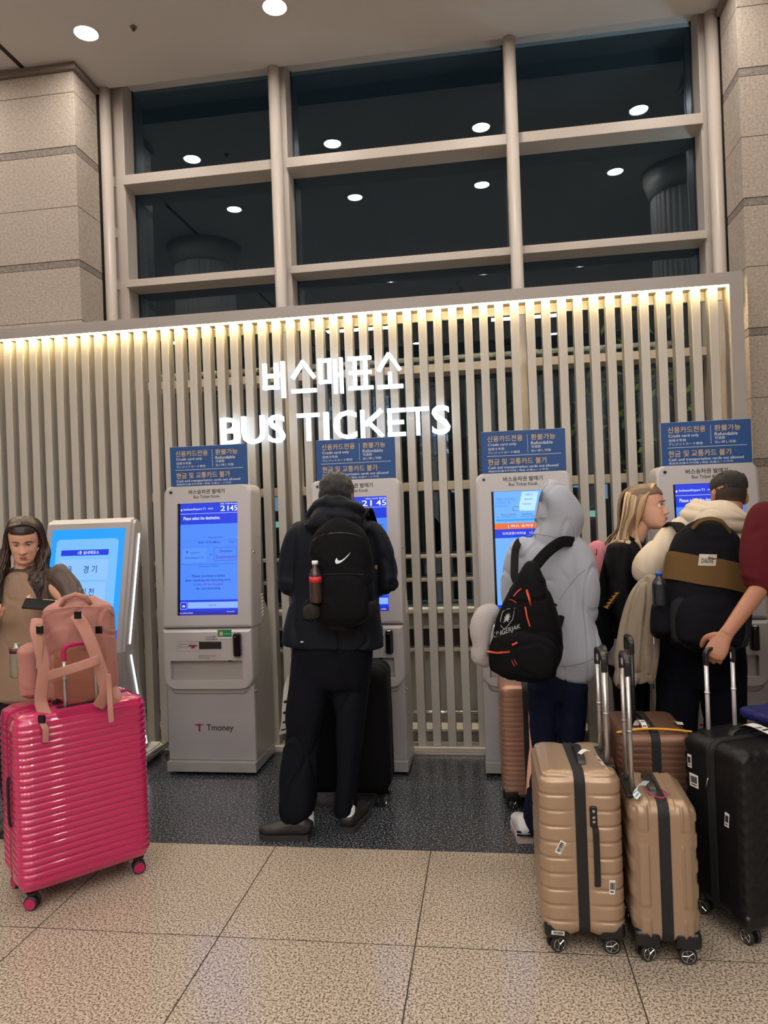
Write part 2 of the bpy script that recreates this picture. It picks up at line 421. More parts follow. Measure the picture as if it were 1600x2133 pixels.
# low wall below the glass, with ledges, rail and heater box
kw = empty('wall_knee', (0, 0, 0)); tag(kw, kind='structure')
bx('panel', -2.85, 1.70, 5.50, 5.60, 0, .86, MT['white'], kw)
bx('sill', -2.85, 1.70, 5.30, 5.60, .86, .895, MT['white'], kw, .004)
bx('fascia', -2.85, 1.70, 5.36, 5.50, .77, .86, MT['alu'], kw)
bx('ledge', -2.85, 1.70, 5.32, 5.50, .745, .77, MT['white'], kw, .003)
bx('grille', -2.85, 1.70, 5.44, 5.50, .60, .745, MT['grey'], kw)
bx('ledge', -2.85, 1.70, 5.34, 5.50, .575, .60, MT['white'], kw, .003)
rl = tube('hand_rail', [(-2.8, 5.22, .16), (1.66, 5.22, .16)], .014, MT['chrome'])
tag(rl, 'thin chrome rail running low behind the slats', 'rail')
for x in (-2.6, -1.6, -.3, .9): tube('rail_post', [(x, 5.22, 0), (x, 5.22, .15)], .01, MT['chrome'], rl, 8)
hb = bx('heater_cover', -2.84, 1.69, 5.06, 5.18, 0, .075, MT['alu'], None, .006); tag(hb, 'long pale low duct cover on the floor behind the slats', 'cover')
bx('lid', -2.84, 1.69, 5.03, 5.19, .077, .095, MT['white'], hb, .003)

# ---------------------------------------------------------------- slatted screen
FY = 4.775
scr = empty('slatted_screen', (0, FY, 0), label='long white slatted screen wall with lit top edge behind the kiosks', cat='screen wall')
def S(o): o.location.y -= FY; return o
S(bx('beam', -5.0, 1.625, FY, FY+.14, 2.957, 3.034, MT['beam'], scr, .002))
S(bx('side_post', 1.545, 1.625, FY, FY+.14, 0, 2.957, MT['beam'], scr, .002))
S(bx('bottom_rail', -5.0, 1.545, FY+.0, FY+.14, .018, .046, MT['slat'], scr, .003))
S(bx('kick_rail', -5.0, 1.545, FY-.018, FY+.012, .0, .018, MT['alum'], scr, .003))
S(bx('back_rail', -5.0, 1.545, 4.912, 4.93, 2.90, 2.957, MT['slat'], scr))
S(bx('added_fill_strip', -5.0, 1.54, 4.925, 4.955, 2.985, 2.992, MT['fillstrip'], scr)); S(bx('added_light_shield', -5.0, 1.625, 4.97, 4.978, 2.93, 3.034, MT['beam'], scr)); S(bx('added_shield_top', -5.0, 1.625, 4.915, 4.978, 3.026, 3.034, MT['beam'], scr))  # strip added to light the low wall; plates added to hide its reflection
S(bx('strip_light', -5.0, 1.54, FY+.008, FY+.026, 2.951, 2.956, MT['strip'], scr))
sx = []
x = -3.427
while x > -4.9: x -= .1005
while x < -.613: sx.append(x); x += .10054
x = -.612
while x < .802: sx.append(x); x += .1011
x = .803
while x < 1.5: sx.append(x); x += .1045
bm = bmesh.new(); add_box(bm, (.027, .045, 1.5), (.054, .09, 2.905), .0025, 1); sm = me_of(bm); sm.materials.append(MT['slat'])
for x in sx:
    o = link('slat', sm, None, scr); o.location = (x, 4.806-FY, .0)
sg = empty('sign_letters', (0, 0, 0), label='lit white Korean and English sign BUS TICKETS on the slats', cat='sign')
# korean syllables built from strokes, box coordinates: x 0..1, z 0..1
def stroke(bm, p, q, wd, y, d):
    p, q = Vector((p[0], p[1])), Vector((q[0], q[1])); t = (q-p).normalized(); n = Vector((-t.y, t.x))*wd/2
    c = [p+n, q+n, q-n, p-n]
    A = [bm.verts.new((v.x, y, v.y)) for v in c]; B = [bm.verts.new((v.x, y+d, v.y)) for v in c]
    bm.faces.new(A); bm.faces.new(B[::-1])
    for i in range(4): bm.faces.new((A[i], B[i], B[(i+1) % 4], A[(i+1) % 4]))
LY = 4.74
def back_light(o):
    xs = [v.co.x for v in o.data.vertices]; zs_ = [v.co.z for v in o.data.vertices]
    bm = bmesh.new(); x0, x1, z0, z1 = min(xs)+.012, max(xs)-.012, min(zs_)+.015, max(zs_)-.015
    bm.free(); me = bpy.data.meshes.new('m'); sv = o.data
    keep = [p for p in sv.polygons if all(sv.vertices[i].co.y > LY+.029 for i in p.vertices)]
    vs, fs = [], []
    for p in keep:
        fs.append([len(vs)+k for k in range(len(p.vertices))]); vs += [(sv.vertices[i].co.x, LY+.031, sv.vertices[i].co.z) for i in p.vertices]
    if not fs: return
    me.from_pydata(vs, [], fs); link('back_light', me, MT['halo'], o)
def lx(cx, cy=500): return at(440+cx/3.077, 730+cy/3.077, LY).x
def lz(cx, cy): return at(440+cx/3.077, 730+cy/3.077, LY).z
def syll(c0, c1, strokes, wd=.025):
    x0, x1 = lx(c0, 160), lx(c1, 160); bm = bmesh.new()
    LZ0, LH = 2.472, .178
    h = wd/2/LH; g = wd/2/(x1-x0)
    for (a, b, c, d) in strokes: stroke(bm, (x0+a*(x1-x0), LZ0+b*LH), (x0+c*(x1-x0), LZ0+d*LH), wd, LY, .03)
    bmesh.ops.recalc_face_normals(bm, faces=bm.faces)
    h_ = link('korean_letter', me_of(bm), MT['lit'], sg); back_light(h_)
syll(325, 472, [(.10, .0, .10, 1.0), (.60, .0, .60, 1.0), (.0, .08, .70, .08), (.10, .52, .6, .52), (.6, .55, .95, .55), (.9, -.34, .9, 1.04)])
syll(508, 668, [(.51, 1.0, .05, .36), (.47, 1.0, .93, .36), (0, -.12, 1, -.12)])
syll(685, 843, [(.08, .1, .08, 1.04), (.44, .1, .44, 1.04), (.0, .17, .52, .17), (.0, .97, .52, .97), (.68, -.3, .68, 1.0), (.68, .42, .92, .42), (.93, -.3, .93, 1.04)], .022)
syll(875, 1035, [(.0, .97, .95, .97), (.04, .44, .95, .44), (.28, .44, .28, .97), (.70, .44, .70, .97), (.28, -.1, .28, .4), (.70, -.1, .70, .4), (0, -.14, 1, -.14)], .023)
syll(1062, 1227, [(.49, 1.08, .05, .44), (.46, 1.08, .9, .44), (.5, -.1, .5, .38), (0, -.16, 1, -.16)])
for ch, c0, c1 in (('B', 58, 180), ('U', 192, 338), ('S', 362, 470), ('T', 550, 692), ('I', 720, 752), ('C', 782, 932), ('K', 955, 1115), ('E', 1130, 1245), ('T', 1252, 1400), ('S', 1415, 1535)):
    bm = bmesh.new(); e = .003 if ch in 'USC' else 0
    zb, zt = 2.112, 2.298
    if ch in 'EKTI':
        x0, x1 = lx(c0), lx(c1); z0, z1 = zb+.0, zt; wd = .026; cx = (x0+x1)/2
        if ch == 'I': st = [(cx, z0, cx, z1)]; wd = x1-x0
        if ch == 'T': st = [(cx, z0, cx, z1-.002), (x0, z1-.0135, x1, z1-.0135)]
        if ch == 'E': st = [(x0+.015, z0, x0+.015, z1), (x0, z1-.0135, x1, z1-.0135), (x0, z0+.0135, x1, z0+.0135), (x0, (z0+z1)/2, x1-.01, (z0+z1)/2)]
        if ch == 'K': st = [(x0+.015, z0, x0+.015, z1), (x0+.03, z0+.085, x1-.02, z1-.004), (x0+.055, z0+.105, x1-.018, z0+.004)]
        for (a, b, c, d) in st: stroke(bm, (a, b), (c, d), wd if ch != 'K' or a < x0+.02 else .029, LY, .03)
        bmesh.ops.recalc_face_normals(bm, faces=bm.faces)
    else:
        add_text(bm, ch, lx(c0), lx(c1), zb-e, zt+e, LY, .008, 1.0, .03)
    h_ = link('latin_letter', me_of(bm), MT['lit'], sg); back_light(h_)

# ---------------------------------------------------------------- outside, beyond the glass
gr = bx('trim_ground', -30, 30, 5.95, 60, -.35, -.25, mat('night asphalt', (60, 62, 66), .8)); tag(gr, kind='structure')
MT['leafy'] = mat('yellow green leaves', (150, 160, 40), .6, var=.4, vscale=20); MT['leafd'] = mat('dark leaves', (40, 62, 40), .6, var=.4, vscale=20); MT['bark'] = mat('bark', (60, 50, 42), .9)
def tree(x, y, h, r, m, lb, n=260, seed=1):
    rd = random.Random(seed); t = empty('street_tree', (x, y, -.3), label=lb, cat='tree', group='trees outside the window')
    tube('trunk', [(0, 0, 0), (.04, .02, h*.4), (-.03, 0, h*.8)], [.09, .07, .03], MT['bark'], t, 8)
    bm = bmesh.new()
    for _ in range(n):
        a, b, q = rd.random()*6.28, rd.uniform(-1, 1), rd.random()**.4
        c = Vector((math.cos(a)*math.sqrt(1-b*b)*r*q, math.sin(a)*math.sqrt(1-b*b)*r*q, h*.72+b*r*1.1*q))
        u1 = Vector((rd.gauss(0, 1), rd.gauss(0, 1), rd.gauss(0, 1))).normalized(); u2 = u1.orthogonal().normalized(); s_ = rd.uniform(.05, .1)
        bm.faces.new([bm.verts.new(c+u1*s_), bm.verts.new(c+u2*s_*.5), bm.verts.new(c-u1*s_), bm.verts.new(c-u2*s_*.5)])
    o = link('foliage', me_of(bm), m, t); tag(o, kind='stuff')
tree(1.9, 8.3, 4.2, 1.0, MT['leafy'], 'yellow green tree seen through the slats at the right', seed=2)
tree(-.2, 12.5, 5.6, 1.6, MT['leafd'], 'dark tree outside behind the middle window panes', 420, 3)
tree(4.4, 12, 4.6, 1.5, MT['leafd'], 'dark tree outside at the far right beyond the glass', 420, 4)
tree(-5.6, 10, 4.2, 1.0, MT['leafy'], 'yellow green tree seen through the slats at the left', 260, 5)
sl = empty('street_lamp', (2.75, 6.8, -.3), label='street lamp shining on the yellow green tree at the right', cat='lamp')
tube('pole', [(0, 0, 0), (0, 0, 3.3)], .04, MT['grey'], sl, 10); tube('arm', [(0, 0, 3.3), (-.1, 0, 3.5), (-.35, 0, 3.52)], .025, MT['grey'], sl, 8)
bx('lamp_head', -.5, -.25, -.06, .06, 3.47, 3.50, mat('street light', (235, 245, 255), .4, emit=420), sl)
far = empty('terminal_building', (0, 30, -.3), label='dark far building with rows of small lit windows across the road', cat='building')
bx('wall', -26, 26, 0, 3, 0, 4.2, mat('far facade', (58, 62, 70), .8), far); bx('canopy', -26, 26, -3, 3, 4.2, 4.6, mat('far canopy', (70, 74, 80), .8), far)
fw = mat('far lit window', (190, 220, 255), .4, emit=.9); rd = random.Random(4)
for k in range(46):
    x = -22+k*.98
    if rd.random() < .6: bx('window', x, x+rd.uniform(.2, .7), -.06, -.02, 2.2+rd.choice((0, .5)), 2.55+rd.choice((0, .5)), fw, far)
for k in range(9): bx('lit_sign', -18+k*4.4, -17.3+k*4.4, -.08, -.02, 1.5, 1.75, mat('far sign', (255, 90, 70) if k % 3 == 0 else (200, 255, 230), .4, emit=1.2), far)
# ================================================================ TICKET KIOSKS
KW = .288
def lean(z): return max(0, z-.93)*.09
def kiosk():
    root = empty('ticket_kiosk')
    hd = slab('head', rrect(-KW, KW, .926, 1.826, (0, 0, .055, .055)), lambda z: lean(z), lambda z: .20+lean(z), MT['silver'], root, .018)
    cut(hd, (.004, .055, 1.358), (.394, .06, .712), 0, Euler((-.0898, 0, 0)))
    # back body with sloping shoulder
    prism('back_body', [(.10, 1.15), (.205, 1.15), (.375, .985), (.39, .95), (.39, .03), (.03, .03), (.03, .9)], -.283, .283, MT['silver2'], root, bev=.006)
    pn = slab('front_panel', rrect(-KW, KW, .54, .918, (.075, .075, 0, 0)), lambda z: -.008, lambda z: .12, MT['silver'], root, .018)
    cut(pn, (-.008, .03, .658), (.464, .10, .128), .010)
    slab('panel_skirt', rrect(-.268, .268, .50, .60, (.05, .05, 0, 0)), lambda z: .014, lambda z: .1, MT['silver2'], root, .03)
    bx('door', -.281, .281, .022, .06, .092, .56, MT['satin'], root, .003)
    bx('plinth', -.286, .286, -.006, .40, .022, .084, MT['silver2'], root, .002)
    for sx_ in (-.22, .22):
        for yy in (.05, .36): cyl('foot', (sx_, yy, .011), .02, .022, MT['chrome'], root)
    tr = bx('ticket_tray', -.238, .222, .075, .115, .594, .722, MT['grey'], root)
    bx('tray_ledge', -.238, .222, .05, .10, .655, .668, MT['black'], tr); bx('tray_box', -.225, -.07, .04, .10, .595, .64, MT['grey'], tr, .003)
    bx('tray_flap', -.238, .222, .04, .09, .69, .722, MT['silver2'], tr, .004)
    # things set in the panel
    bx('receipt_slot', -.048, .094, -.013, .02, .796, .842, MT['blacks'], root, .003)
    st = bx('paper_sticker', -.19, -.052, -.0085, -.004, .782, .842, MT['silver'], root)
    bx('sticker_frame', -.192, -.050, -.0080, -.004, .780, .844, MT['blk'], st)
    bx('sticker_mark', -.118, -.062, -.0095, -.008, .812, .822, MT['red'], st); bx('sticker_mark', -.10, -.078, -.0095, -.008, .800, .812, MT['red'], st)
    texts('lettering', [('승차권을 아래쪽으로', -.182, -.12, .822, .830), ('투입하여 주십시오', -.182, -.12, .806, .814), ('환불 가능', -.11, -.072, .828, .835)], MT['blk'], st, -.0092)
    gs = bx('green_sticker', .073, .161, -.0085, -.004, .862, .914, MT['green'], root); bx('sticker_edge', .073, .161, -.0095, -.008, .862, .868, MT['wht'], gs)
    bx('sticker_picture', .086, .106, -.0095, -.008, .878, .902, mat('pink print', (214, 150, 150), .5), gs)
    texts('lettering', [('카드사용가능', .112, .155, .885, .893)], MT['wht'], gs, -.0094)
    cr = box('card_reader', (.200, -.018, .822), (.046, .05, .145), MT['blacks'], root, .014, 3)
    box('reader_light', (.196, -.045, .875), (.004, .003, .004), MT['wht'], cr)
    texts('panel_lettering', [('승차권 환불', -.005, .058, .866, .876), ('Ticket Refund', -.005, .068, .852, .862), ('승차권 영수증 나오는곳', -.055, .058, .748, .758), ('Ticket / Receipt', -.055, .018, .735, .744), ('카드', .168, .176, .75, .762), ('신용카드', .172, .178, .775, .87)], MT['blk'], root, -.0105)
    bx('notch', .135, .15, -.0075, .01, .715, .723, MT['blacks'], root)
    # logo on the door
    bm = bmesh.new()
    stroke(bm, (-.078, .268), (-.078, .312), .011, .0205, .001); stroke(bm, (-.104, .312), (-.066, .312), .008, .0204, .001); stroke(bm, (-.062, .312), (-.054, .312), .008, .0204, .001)
    link('logo', me_of(bm), MT['red'], root)
    texts('logo_lettering', [('Tmoney', -.032, .142, .262, .315, .012)], MT['blk'], root, .021)
    # head print and camera eye
    yh = lambda z: lean(z)-.0006
    texts('head_lettering', [('버스승차권 발매기', -.118, .118, 1.771, 1.801, .022), ('Bus Ticket Kiosk', -.085, .088, 1.744, 1.764, .014)], MT['blk'], root, yh)
    ce = cyl('camera_eye', (-.235, lean(1.788), 1.788), .012, .008, MT['chrome'], root, 'Y'); cyl('lens', (-.235, lean(1.788)-.003, 1.788), .007, .006, MT['blacks'], ce, 'Y')
    for z in (1.39, .52): cyl('lock', (.287, .09 if z > 1 else .04, z), .009, .012, MT['chrome'], root, 'X', 12)
    for s in (-1, 1):
        for k in range(7): box('vent_slot', (s*.284, .235, 1.10-k*.022), (.006, .045, .007), MT['white'], root, .002, 1, Euler((.35, 0, 0)))
    # blue notice board above
    sb = bx('sign_board', -.243, .262, .10, .112, 1.828, 2.082, MT['signblue'], root, .001)
    bx('board_back', -.243, .267, .112, .122, 1.80, 2.084, MT['white'], sb, .001)
    bx('board_rule', -.21, .235, .0988, .10, 1.930, 1.9325, MT['wht'], sb); bx('board_rule', .036, .0375, .0988, .10, 1.945, 2.055, MT['wht'], sb)
    texts('yellow_lettering', [('신용카드전용', -.205, .008, 2.018, 2.055, .010), ('환불가능', .058, .203, 2.020, 2.055, .010), ('현금 및 교통카드 불가', -.205, .150, 1.876, 1.914, .010)], MT['yel'], sb, .0992)
    texts('white_lettering', [('Credit card only', -.202, -.03, 1.988, 2.010, .004), ('信用卡专用', -.202, -.105, 1.966, 1.983, .002), ('クレジットカード専用', -.202, -.012, 1.944, 1.960, .002),
        ('Refundable', .058, .186, 1.992, 2.012, .004), ('可退款', .058, .116, 1.970, 1.987, .002), ('払い戻し可能', .058, .175, 1.947, 1.963, .002),
        ('Cash and transportation cards not allowed', -.205, .215, 1.848, 1.869, .004), ('现金及交通卡不可用 | 現金 交通カード不可', -.205, .155, 1.831, 1.845, .002)], MT['wht'], sb, .0992)
    return root
kproto = kiosk()
# the screen: own coordinates u 0..1 left to right, v 0..1 top to bottom
SCW, SCH, SCX, SCT = .394, .712, .004-.197, 1.358+.356
def scr_fn(x, z, dy): return Vector((x, lean(z)+.017+dy, z))
def spatch(name, u0, v0, u1, v1, m, parent, lay=0, r=0):
    x0, x1 = SCX+u0*SCW, SCX+u1*SCW; z0, z1 = SCT-v1*SCH, SCT-v0*SCH
    bm = bmesh.new(); f = [bm.verts.new(scr_fn(px, pz, -lay*.0007)) for px, pz in (rrect(x0, x1, z0, z1, (r,)*4, 4) if r else [(x0, z0), (x1, z0), (x1, z1), (x0, z1)])]
    bm.faces.new(f)
    return link(name, me_of(bm), m, parent)
def stext(items, m, parent, lay=2):
    bm = bmesh.new()
    for t, u0, v0, u1, v1 in items: add_text(bm, t, SCX+u0*SCW, SCX+u1*SCW, SCT-v1*SCH, SCT-v0*SCH, 0, .008, fn=lambda x, z, d: scr_fn(x, z, -lay*.0007+d))
    return tag(link('screen_lettering', me_of(bm), m, parent), kind='stuff')
def sring(name, u0, v0, u1, v1, r, wd, m, parent, lay=2):
    x0, x1 = SCX+u0*SCW, SCX+u1*SCW; z0, z1 = SCT-v1*SCH, SCT-v0*SCH
    A = rrect(x0, x1, z0, z1, (r,)*4, 4); B = rrect(x0+wd, x1-wd, z0+wd, z1-wd, (max(r-wd, .0005),)*4, 4)
    bm = bmesh.new(); a = [bm.verts.new(scr_fn(*p, -lay*.0007)) for p in A]; b = [bm.verts.new(scr_fn(*p, -lay*.0007)) for p in B]
    for i in range(len(A)): bm.faces.new((a[i], a[(i+1) % len(A)], b[(i+1) % len(A)], b[i]))
    return link(name, me_of(bm), m, parent)
def pin(u, v, m, parent):
    bm = bmesh.new(); x, z = SCX+u*SCW, SCT-v*SCH
    f = [bm.verts.new(scr_fn(x+.005*math.cos(a), z+.005*math.sin(a), -.0014)) for a in [R_(q) for q in range(-30, 211, 20)]]+[bm.verts.new(scr_fn(x, z-.011, -.0014))]
    bm.faces.new(f); link('pin_mark', me_of(bm), m, parent)
def screen(root, kind):
    s = spatch('screen', 0, 0, 1, 1, MT['s_body'] if kind != 'promo' else MT['s_body2'], root)
    spatch('screen_edge', 0, 0, .035, 1, MT['blacks'], s, 1)
    if kind == 'promo':
        spatch('banner', .035, 0, 1, .275, MT['s_body2'], s, 1)
        spatch('orange_bar', .035, .275, 1, .325, MT['s_org'], s, 1); spatch('blue_bar', .035, .325, 1, .40, MT['s_hdr'], s, 1)
        stext([('[ 버스 승차권 발매기 ]', .24, .287, .90, .315), ('인천공항1터미널', .15, .35, .50, .372), ('NO.24', .56, .353, .66, .370), ('No.2026100502', .10, .975, .3, .985)], MT['s_txt'], s)
        stext([('새롭고 편리해진', .06, .055, .36, .08), ('시외버스 앱', .06, .085, .28, .11), ('티머니GO', .06, .115, .25, .138), ('고속/시외', .74, .05, .93, .075), ('통합예매', .74, .08, .93, .105)], mat('cyan print', (30, 110, 220), .3, emit=.9), s)
        stext([('빠르고 간편하게', .14, .196, .36, .208), ('환승안내', .46, .196, .60, .208), ('모바일티켓', .74, .196, .92, .208), ('원하는 시간에 예매하고 바로 승차', .06, .217, .38, .226), ('도착시간 확인', .43, .217, .66, .226)], MT['s_dark'], s)
        ph = [(.40, .17), (.47, .01), (.72, .01), (.65, .175)]
        bm = bmesh.new(); bm.faces.new([bm.verts.new(scr_fn(SCX+u*SCW, SCT-v*SCH, -.0012)) for u, v in ph]); link('phone_picture', me_of(bm), mat('pale phone print', (150, 190, 245), .3, emit=.95), s)
        stext([('교통카드', .52, .03, .64, .042), ('예매내역', .50, .07, .62, .082), ('환승정보', .48, .11, .60, .122)], MT['s_dark'], s, 3)
        sring('app_mark', .32, .135, .42, .170, .003, .002, MT['s_dark'], s, 3)
        spatch('cyan_bar', .06, .240, .66, .256, MT['s_cyan'], s, 2, .002)
        for k, (mm) in enumerate((MT['s_org'], MT['s_hdr'], MT['s_mag'])):
            v = .485+k*.125; b = spatch('menu_button', .27, v, .62, v+.105, mm, s, 1, .002); sring('button_icon', .35, v+.03, .44, v+.075, .004, .0025, MT['s_txt'], s, 2)
        sring('menu_button', .27, .90, .40, .93, .005, .0012, MT['s_dark'], s); spatch('foot_bar', .035, .965, 1, 1, MT['s_hdr'], s, 1)
        return s
    spatch('header_bar', .035, 0, 1, .19, MT['s_hdr'], s, 1); spatch('header_rule', .035, .093, 1, .0955, MT['s_txt'], s, 2)
    spatch('foot_bar', .035, .863, 1, .965, MT['s_hdr'], s, 1); spatch('foot_bar', .035, .965, 1, 1, MT['s_foot'], s, 1)
    spatch('search_bar', .165, .882, .985, .938, MT['s_bar'], s, 2); sring('home_button', .04, .882, .15, .944, .003, .0015, MT['s_txt'], s)
    bm = bmesh.new(); hx, hz = SCX+.095*SCW, SCT-.914*SCH
    bm.faces.new([bm.verts.new(scr_fn(hx+a, hz+b, -.0014)) for a, b in ((-.008, -.009), (-.003, -.009), (-.003, -.002), (.003, -.002), (.003, -.009), (.008, -.009), (.008, .002), (.011, .002), (0, .004), (-.011, .002), (-.008, .002))])
    link('home_mark', me_of(bm), MT['s_txt'], s); pin(.055, .057, MT['s_txt'], s)
    if kind == 'ko':
        stext([('2026-10-05 월요일', .66, .01, .99, .024), ('21', .60, .032, .76, .082), ('45', .83, .032, .99, .082), ('현재', .52, .045, .57, .058), ('시간', .52, .062, .57, .075), ('No.1026.1005', .70, .975, .95, .985), ('가고 싶은 목적지를 선택하세요', .08, .12, .7, .145)], MT['s_txt'], s)
        sring('destination_card', .56, .32, .97, .43, .006, .0015, MT['s_dark'], s); stext([('출발 가능한 시간', .60, .245, .94, .26), ('도착지', .65, .36, .88, .39), ('조회', .55, .9, .63, .925)], MT['s_dark'], s)
        return s
    stext([('IncheonAirport T1', .09, .043, .455, .068), ('NO.23' if kind == 'en' else 'NO.25', .50, .046, .58, .06)] + ([('2026-10-05 Monday', .70, .008, .985, .022), ('21', .705, .03, .84, .078), ('45', .86, .03, .985, .078)] if kind == 'en' else []) +
          [('Please select the destination.', .09, .12, .70, .15), ('No.2026100502', .03, .973, .25, .982), ('Tmoney GO', .80, .965, .93, .977)], MT['s_txt'], s)
    stext([('Departure Date', .50, .305, .74, .32), ('2026-10-05 (Mon)', .33, .345, .69, .368), ('Next >', .85, .348, .95, .360), ('Departure', .21, .437, .36, .452), ('IncheonAirport T1', .11, .48, .42, .50), ('→', .50, .458, .56, .47), ('Destination', .70, .425, .90, .445),
           ('Tickets will not be processed from 3 minutes(s), prior to departure time', .05, .543, .96, .553), ('Please use the next bus', .35, .562, .66, .572),
           ('Please purchase a ticket', .23, .64, .78, .668), ('after checking the boarding time.', .12, .678, .88, .705), ('for non-boarding', .30, .752, .70, .778), ('Search', .51, .902, .63, .92)], MT['s_dark'], s)
    stext([('Destination', .63, .472, .95, .502), ('A fee will be charged', .26, .715, .74, .742)], MT['s_viol'], s)
    sring('destination_card', .595, .405, .975, .52, .006, .0015, MT['s_dark'], s); sring('date_box', .07, .335, .985, .39, .001, .0006, MT['s_dark'], s); sring('next_button', .83, .34, .97, .368, .008, .0008, MT['s_dark'], s)
    spatch('departure_card', .07, .405, .47, .53, mat('departure card blue', (25, 40, 60), .2, emit=1, ecol=(84, 145, 255)), s, 1, .005); pin(.15, .435, MT['s_dark'], s)
    if kind == 'en25': sring('check_mark', .05, .22, .12, .25, .008, .001, MT['s_dark'], s)
    return s
KP = [(-1.770, 4.345, 'en', 'silver ticket kiosk with English screen, wholly in view left of the man in black'),
      (-.818, 4.395, 'ko', 'silver ticket kiosk with Korean screen, partly hidden behind the man in black'),
      (.222, 4.395, 'promo', 'silver ticket kiosk with pale blue and orange screen in front of the grey hooded person'),
      (1.282, 4.395, 'en25', 'rightmost silver ticket kiosk, used by the man in the cream hoodie')]
ks = [kproto]+[copy_tree(kproto) for _ in KP[1:]]
for o, (x, y, kd, lb) in zip(ks, KP):
    o.location = (x, y, 0); tag(o, lb, 'ticket kiosk', 'bus ticket kiosks in front of the slatted screen'); screen(o, kd)
ks[0].scale = (1.02, 1, 1)
for o in ks[1:]: o.scale = (1, .93, 1)

# ---------------------------------------------------------------- info kiosk on the left
ik = empty('information_kiosk', (-2.64, 4.43, 0), 0, 'kinked silver information kiosk with cyan screen and white light strips at the left', 'kiosk')
HW = .315
prof = [(.125, 1.645), (.225, 1.615), (.235, 1.57), (.06, .80), (.25, .085), (.09, .085), (-.10, .78), (.095, 1.61)]
prism('totem_body', prof, -HW, HW, MT['silver'], ik, bev=.02, seg=4)
prism('base_plate', rrect(-HW-.09, HW+.055, -.16, .315, (.03, .03, .05, .05)), .02, .085, MT['white'], ik, 'Z', bev=.01)
bx('base_foot', -HW-.07, HW+.035, -.12, .30, 0, .025, MT['grey'], ik)
def ikf(t, s):   # point on the sloping screen face: t 0 bottom..1 top, s across
    y0, z0, y1, z1 = -.10, .78, .095, 1.61
    return y0+(y1-y0)*t, z0+(z1-z0)*t
def ik_patch(name, x0, x1, t0, t1, m, lay, r=0):
    bm = bmesh.new(); L = .8122
    pts = rrect(x0, x1, t0, t1, (r,)*4, 5) if r else [(x0, t0), (x1, t0), (x1, t1), (x0, t1)]
    f = [bm.verts.new((p[0], ikf(p[1], 0)[0]-.002-lay*.001, ikf(p[1], 0)[1])) for p in pts]
    bm.faces.new(f)
    return link(name, me_of(bm), m, scr2 if 'scr2' in globals() else ik)
scr2 = ik_patch('screen', -.26, .262, .085, .955, MT['s_cyan'], 0)
ik_patch('foot_bar', -.26, .262, .085, .165, MT['s_hdr'], 1)
ik_patch('panel', -.22, .222, .20, .875, MT['s_pan'], 1, .03)
ik_patch('title_bar', -.18, .158, .745, .79, MT['s_hdr'], 2)
ik_patch('card', -.18, .162, .555, .715, MT['s_pan2'], 2, .004); ik_patch('card', -.18, .156, .37, .535, MT['s_pan2'], 2, .004)
def ik_text(items, m):
    bm = bmesh.new()
    for t, x0, x1, t0, t1 in items: add_text(bm, t, x0, x1, t0, t1, 0, .006, fn=lambda x, z, d: Vector((x, ikf(z, 0)[0]-.006, ikf(z, 0)[1])))
    tag(link('lettering', me_of(bm), m, scr2), kind='stuff')
ik_text([('1층 실내매표소', -.06, .092, .754, .782)], MT['s_txt'])
ik_text([('경 기', -.01, .085, .605, .665), ('인 천', -.015, .078, .43, .49), ('안내입니다.', -.06, .045, .29, .312), ('서 울', -.17, -.09, .605, .665)], MT['s_dark'])
# LED strips and lines along the right edge
for s in (-1, 1):
    bm = bmesh.new(); add_tube(bm, [(s*(HW+.001), .165, 1.53), (s*(HW+.001), -.015, .82)], .006, 8); link('light_strip', me_of(bm), MT['led'], ik)
    bm = bmesh.new(); add_tube(bm, [(s*(HW+.001), -.005, .745), (s*(HW+.001), .165, .12)], .006, 8); link('light_strip', me_of(bm), MT['led'], ik)
# chrome foot rail round the base
fr_ = tube('foot_rail', [(-HW-.13, .29, .075), (-HW-.13, -.19, .075), (-HW-.10, -.215, .075), (HW+.06, -.215, .075), (HW+.092, -.19, .075), (HW+.092, .29, .075)], .014, MT['chrome'], None)
fr_.location = (-2.64, 4.43, 0)
tag(fr_, 'bent chrome foot rail around the base of the information kiosk', 'rail')
for p in ((HW+.092, .27), (HW+.092, -.15), (-HW-.13, .3), (-.1, -.215)): cyl('post', (p[0], p[1], .032), .009, .064, MT['chrome'], fr_)
